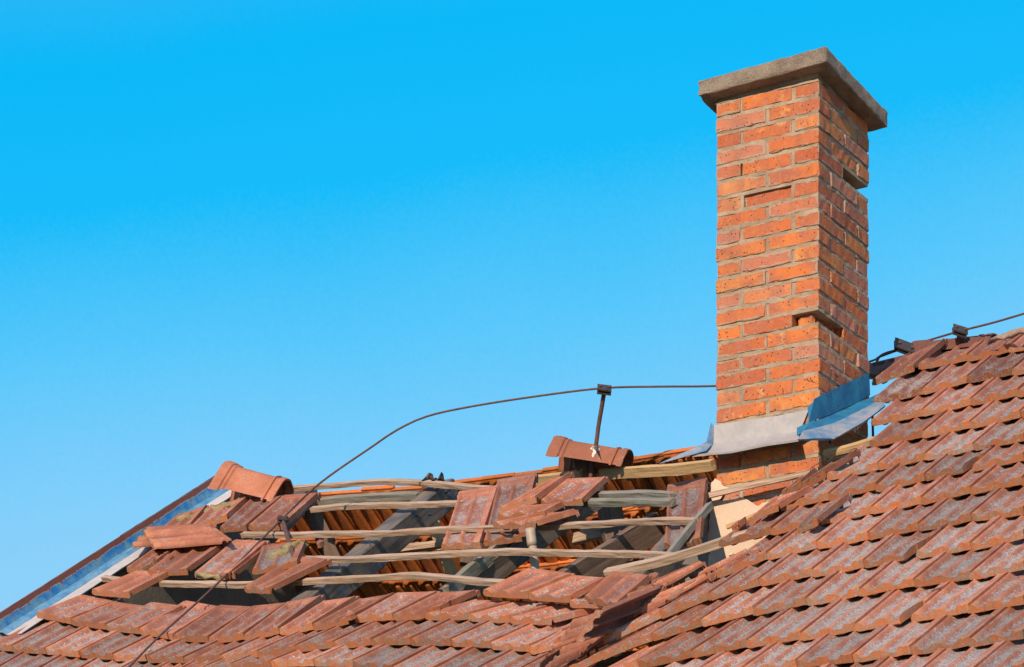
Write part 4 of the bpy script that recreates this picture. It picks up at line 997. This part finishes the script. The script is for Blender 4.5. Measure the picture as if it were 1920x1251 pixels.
sheet([[RF(1527, 748, .015), RF(1560, 732, .015), RF(1595, 715, .015), RF(1629, 699, .015)],
       [RF(1520, 772, .018), RF(1560, 757, .018), RF(1600, 738, .018), RF(1631, 722, .018)],
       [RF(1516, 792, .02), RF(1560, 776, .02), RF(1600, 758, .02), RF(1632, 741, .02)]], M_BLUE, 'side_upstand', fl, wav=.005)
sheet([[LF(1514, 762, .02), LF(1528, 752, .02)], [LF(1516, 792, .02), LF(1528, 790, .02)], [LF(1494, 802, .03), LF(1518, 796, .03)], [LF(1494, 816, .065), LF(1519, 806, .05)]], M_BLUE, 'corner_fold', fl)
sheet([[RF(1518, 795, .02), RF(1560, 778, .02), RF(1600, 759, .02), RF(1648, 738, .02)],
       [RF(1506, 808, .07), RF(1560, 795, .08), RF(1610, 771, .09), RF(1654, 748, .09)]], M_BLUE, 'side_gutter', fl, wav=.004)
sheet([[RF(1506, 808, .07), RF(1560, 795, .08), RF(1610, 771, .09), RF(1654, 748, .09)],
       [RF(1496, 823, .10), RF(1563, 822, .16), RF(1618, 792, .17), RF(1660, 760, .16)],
       [RF(1496, 826, .098), RF(1563, 826, .155), RF(1618, 796, .165), RF(1660, 763, .155)]], M_SKYTINT_Z, 'gutter_edge', fl, wav=.004)
sheet([[LF(1338, 798, .014), LF(1333, 793, .02)], [LF(1337, 832, .02), LF(1325, 828, .05)], [LF(1325, 846, .12), LF(1303, 840, .08)], [LF(1250, 866, .14), LF(1236, 871, .02)]], M_SKYTINT_Z, 'left_wing', fl, wav=.004)
# grey sheet left of the chimney base
slab([(1328, 962), (1329, 1120), (1205, 1120), (1225, 1085), (1262, 1040)], lambda x, y, o: P(x, y, 16.75-o*1.0+(1329-x)*.004), .02, M_PLAST_G, 'mortared_board', None, off=0, rag=.6,
     label='grey mortar-smeared board leaning left of the plastered chimney base', cat='board')

# scraps: thin binding wires by the flashing, nails in the timbers, shards
for k, path in enumerate([[(1516, 895), (1521, 878), (1533, 870), (1546, 862), (1556, 864), (1562, 852)], [(1553, 872), (1558, 858), (1572, 858), (1590, 852), (1598, 843), (1606, 841), (1611, 846)], [(1517, 893), (1530, 884), (1552, 875), (1575, 860)]]):
    vs, fs, uv = tube([surf(x, y, 'R', -.06) for x, y in path], .0016, 5)
    tag(mesh_obj('wire_scrap', vs, fs, M_DARKIRON, None, True, uvs=uv), 'thin curled binding wire on the torn edge below the flashing, %s' % ['leftmost', 'rightmost', 'middle one'][k], 'wire', 'binding wire scraps')
for k, (x, y, dx, dy, Yo) in enumerate([(780, 967, 14, 3, .25), (801, 966, 8, 0, .25), (692, 1012, 4, 14, -.02), (835, 925, 9, -3, .30), (1150, 1083, 0, 9, -.12), (635, 1057, 4, 7, .0)]):
    a = surf(x, y, 'L', Yo); b = surf(x+dx, y+dy, 'L', Yo); b.y = a.y-.02
    vs, fs, uv = tube([a, b], .0028, 6)
    tag(mesh_obj('nail', vs, fs, M_DARKIRON, None, True, uvs=uv), 'bent rusty nail sticking out of the old timber, %s from the left' % ['third', 'fourth', 'second', 'fifth', 'sixth', 'first'][k], 'nail', 'bent nails in the hole')
# ------------------------------------------------------------------ verge at the left gable
def verge():
    a = surf(40, 1187, 'L'); b = surf(462, 914, 'L')
    dr = (b-a).normalized(); L_ = (b-a).length
    acr = v.copy(); acr = (acr-dr*acr.dot(dr)).normalized(); up = -acr.cross(dr).normalized()
    if up.z < 0: up = -up
    t_ = thing('verge_flashing', a, 'blue and rust painted metal verge strip up the left gable edge', 'verge strip')
    def strip(c0, c1, mat, name, e0=0, e1=1, n_=24, flipuv=False, wob=.002):
        r0 = [a+dr*(L_*(e0+(e1-e0)*i/n_))+acr*c0[0]+up*(c0[1]+wob*n3((i*.6, c0[0]*30, 1), 1, 2)) for i in range(n_+1)]
        r1 = [a+dr*(L_*(e0+(e1-e0)*i/n_))+acr*c1[0]+up*(c1[1]+wob*n3((i*.6, c1[0]*30, 1), 1, 2)) for i in range(n_+1)]
        return sheet([r0, r1], mat, name, t_, uvs=lambda i, f: (f*L_*(e1-e0)+e0*L_, float(i)))
    strip((.168, .088), (.150, .092), M_VTOP, 'top_edge', 0, 1.0)
    strip((.150, .092), (.132, .022), M_VERGE, 'painted_upstand', 0, .56)
    strip((.152, .095), (.130, .022), M_VERGE, 'painted_upstand', .55, 1.0)
    strip((.132, .022), (.110, .018), M_LBLUE, 'ledge', 0, 1.0)
    strip((.110, .018), (.092, .004), M_LBLUE, 'lower_step', 0, 1.0)
    strip((.092, .003), (.0, .0), M_BOARD, 'flat_sheet', 0, .60)
    strip((.092, .008), (.0, .005), M_BOARD, 'flat_sheet', .59, .99)
    return t_
verge()
# gable wall inside view
ga = surf(455, 905, 'L', .0); gl = surf(40, 1190, 'L')
def gable():
    inner = -v*.02
    rz = ga.z-.12
    top = ga+inner+Vector((0, 0, -.12)); f = top-w*6.5; b = top+d_b*6.5
    pts = [top, f, Vector((f.x, f.y, 0)), Vector((b.x, b.y, 0)), b]
    q = [p+v*.30 for p in pts]; m_ = 5
    fs = [tuple(range(5)), tuple(5+i for i in reversed(range(5)))]+[(i, 5+i, 5+(i+1) % 5, (i+1) % 5) for i in range(5)]
    return pts+q, fs, f, b
gv, gf, f_, b_ = gable()
hs = thing('house', (f_.x, f_.y, 0), 'grey plastered house walls carrying the broken roof', 'house')
mesh_obj('gable_wall', gv, gf, M_PLAST_G, hs)
def wall(p, q, h, name):
    th = .3; dn = (q-p).normalized(); nn = Vector((-dn.y, dn.x, 0))
    vs = [Vector((a.x, a.y, z))+nn*o for z in (0, h) for a, o in ((p, 0), (q, 0), (q, th), (p, th))]
    mesh_obj(name, vs, [(3, 2, 1, 0), (4, 5, 6, 7), (0, 1, 5, 4), (1, 2, 6, 5), (2, 3, 7, 6), (3, 0, 4, 7)], M_PLAST_G, hs)
far = -v*9
wall(Vector((f_.x, f_.y, 0))-v*.05, Vector((f_.x, f_.y, 0))+far, f_.z-.1, 'eaves_wall')
wall(Vector((b_.x, b_.y, 0))-v*.05, Vector((b_.x, b_.y, 0))+far, b_.z-.1, 'eaves_wall')

# boarding added to block light and sky behind the back slope
def blocker_boards(px0, px1, r0, r1, right=False):
    mbd = MB(); nb_ = Vector((u.x*math.sin(TH), u.y*math.sin(TH), math.cos(TH)))
    if right: q0, q1 = P(px0, 690+(1740-px0)*.19, ridgeY(px0)+.10), P(px1, 690+(1740-px1)*.19, ridgeY(px1)+.10)
    else: q0, q1 = P(px0, lerpt(px0, TB), ridgeY(px0)), P(px1, lerpt(px1, TB), ridgeY(px1))
    k = 0; r = r0
    while r < r1:
        w_ = .16; a0, a1 = q0+d_b*r, q1+d_b*r; b0, b1 = q0+d_b*(r+w_-.002), q1+d_b*(r+w_-.002)
        o1, o2 = nb_*(.045+.002*(k % 2)), nb_*(.067+.002*(k % 2))
        vs = [a0+o1, a1+o1, b1+o1, b0+o1, a0+o2, a1+o2, b1+o2, b0+o2]
        mbd.add(vs, [(0, 1, 2, 3), (7, 6, 5, 4), (4, 5, 1, 0), (5, 6, 2, 1), (6, 7, 3, 2), (7, 4, 0, 3)], [(0, r), (3, r), (3, r+.1), (0, r+.1)]*2)
        r += w_; k += 1
    return mbd.build('light_block_boards', M_RAFT_B, hs)
blocker_boards(400, 1345, 1.10, 4.2); blocker_boards(408, 458, .06, 1.08); blocker_boards(1348, 1690, .80, 4.2); blocker_boards(1693, 2060, .02, 4.2, True)
# ------------------------------------------------------------------ ground
gm = speck_material('dry_grass_ground', (.09, .10, .045), (.14, .13, .07), 2)
g = mesh_obj('ground', [(-400, -400, 0), (400, -400, 0), (400, 400, 0), (-400, 400, 0)], [(0, 1, 2, 3)], gm); g['kind'] = 'structure'
for o in bpy.data.objects:
    if '_o' in o: del o['_o']
print('tiles', TCOUNT)
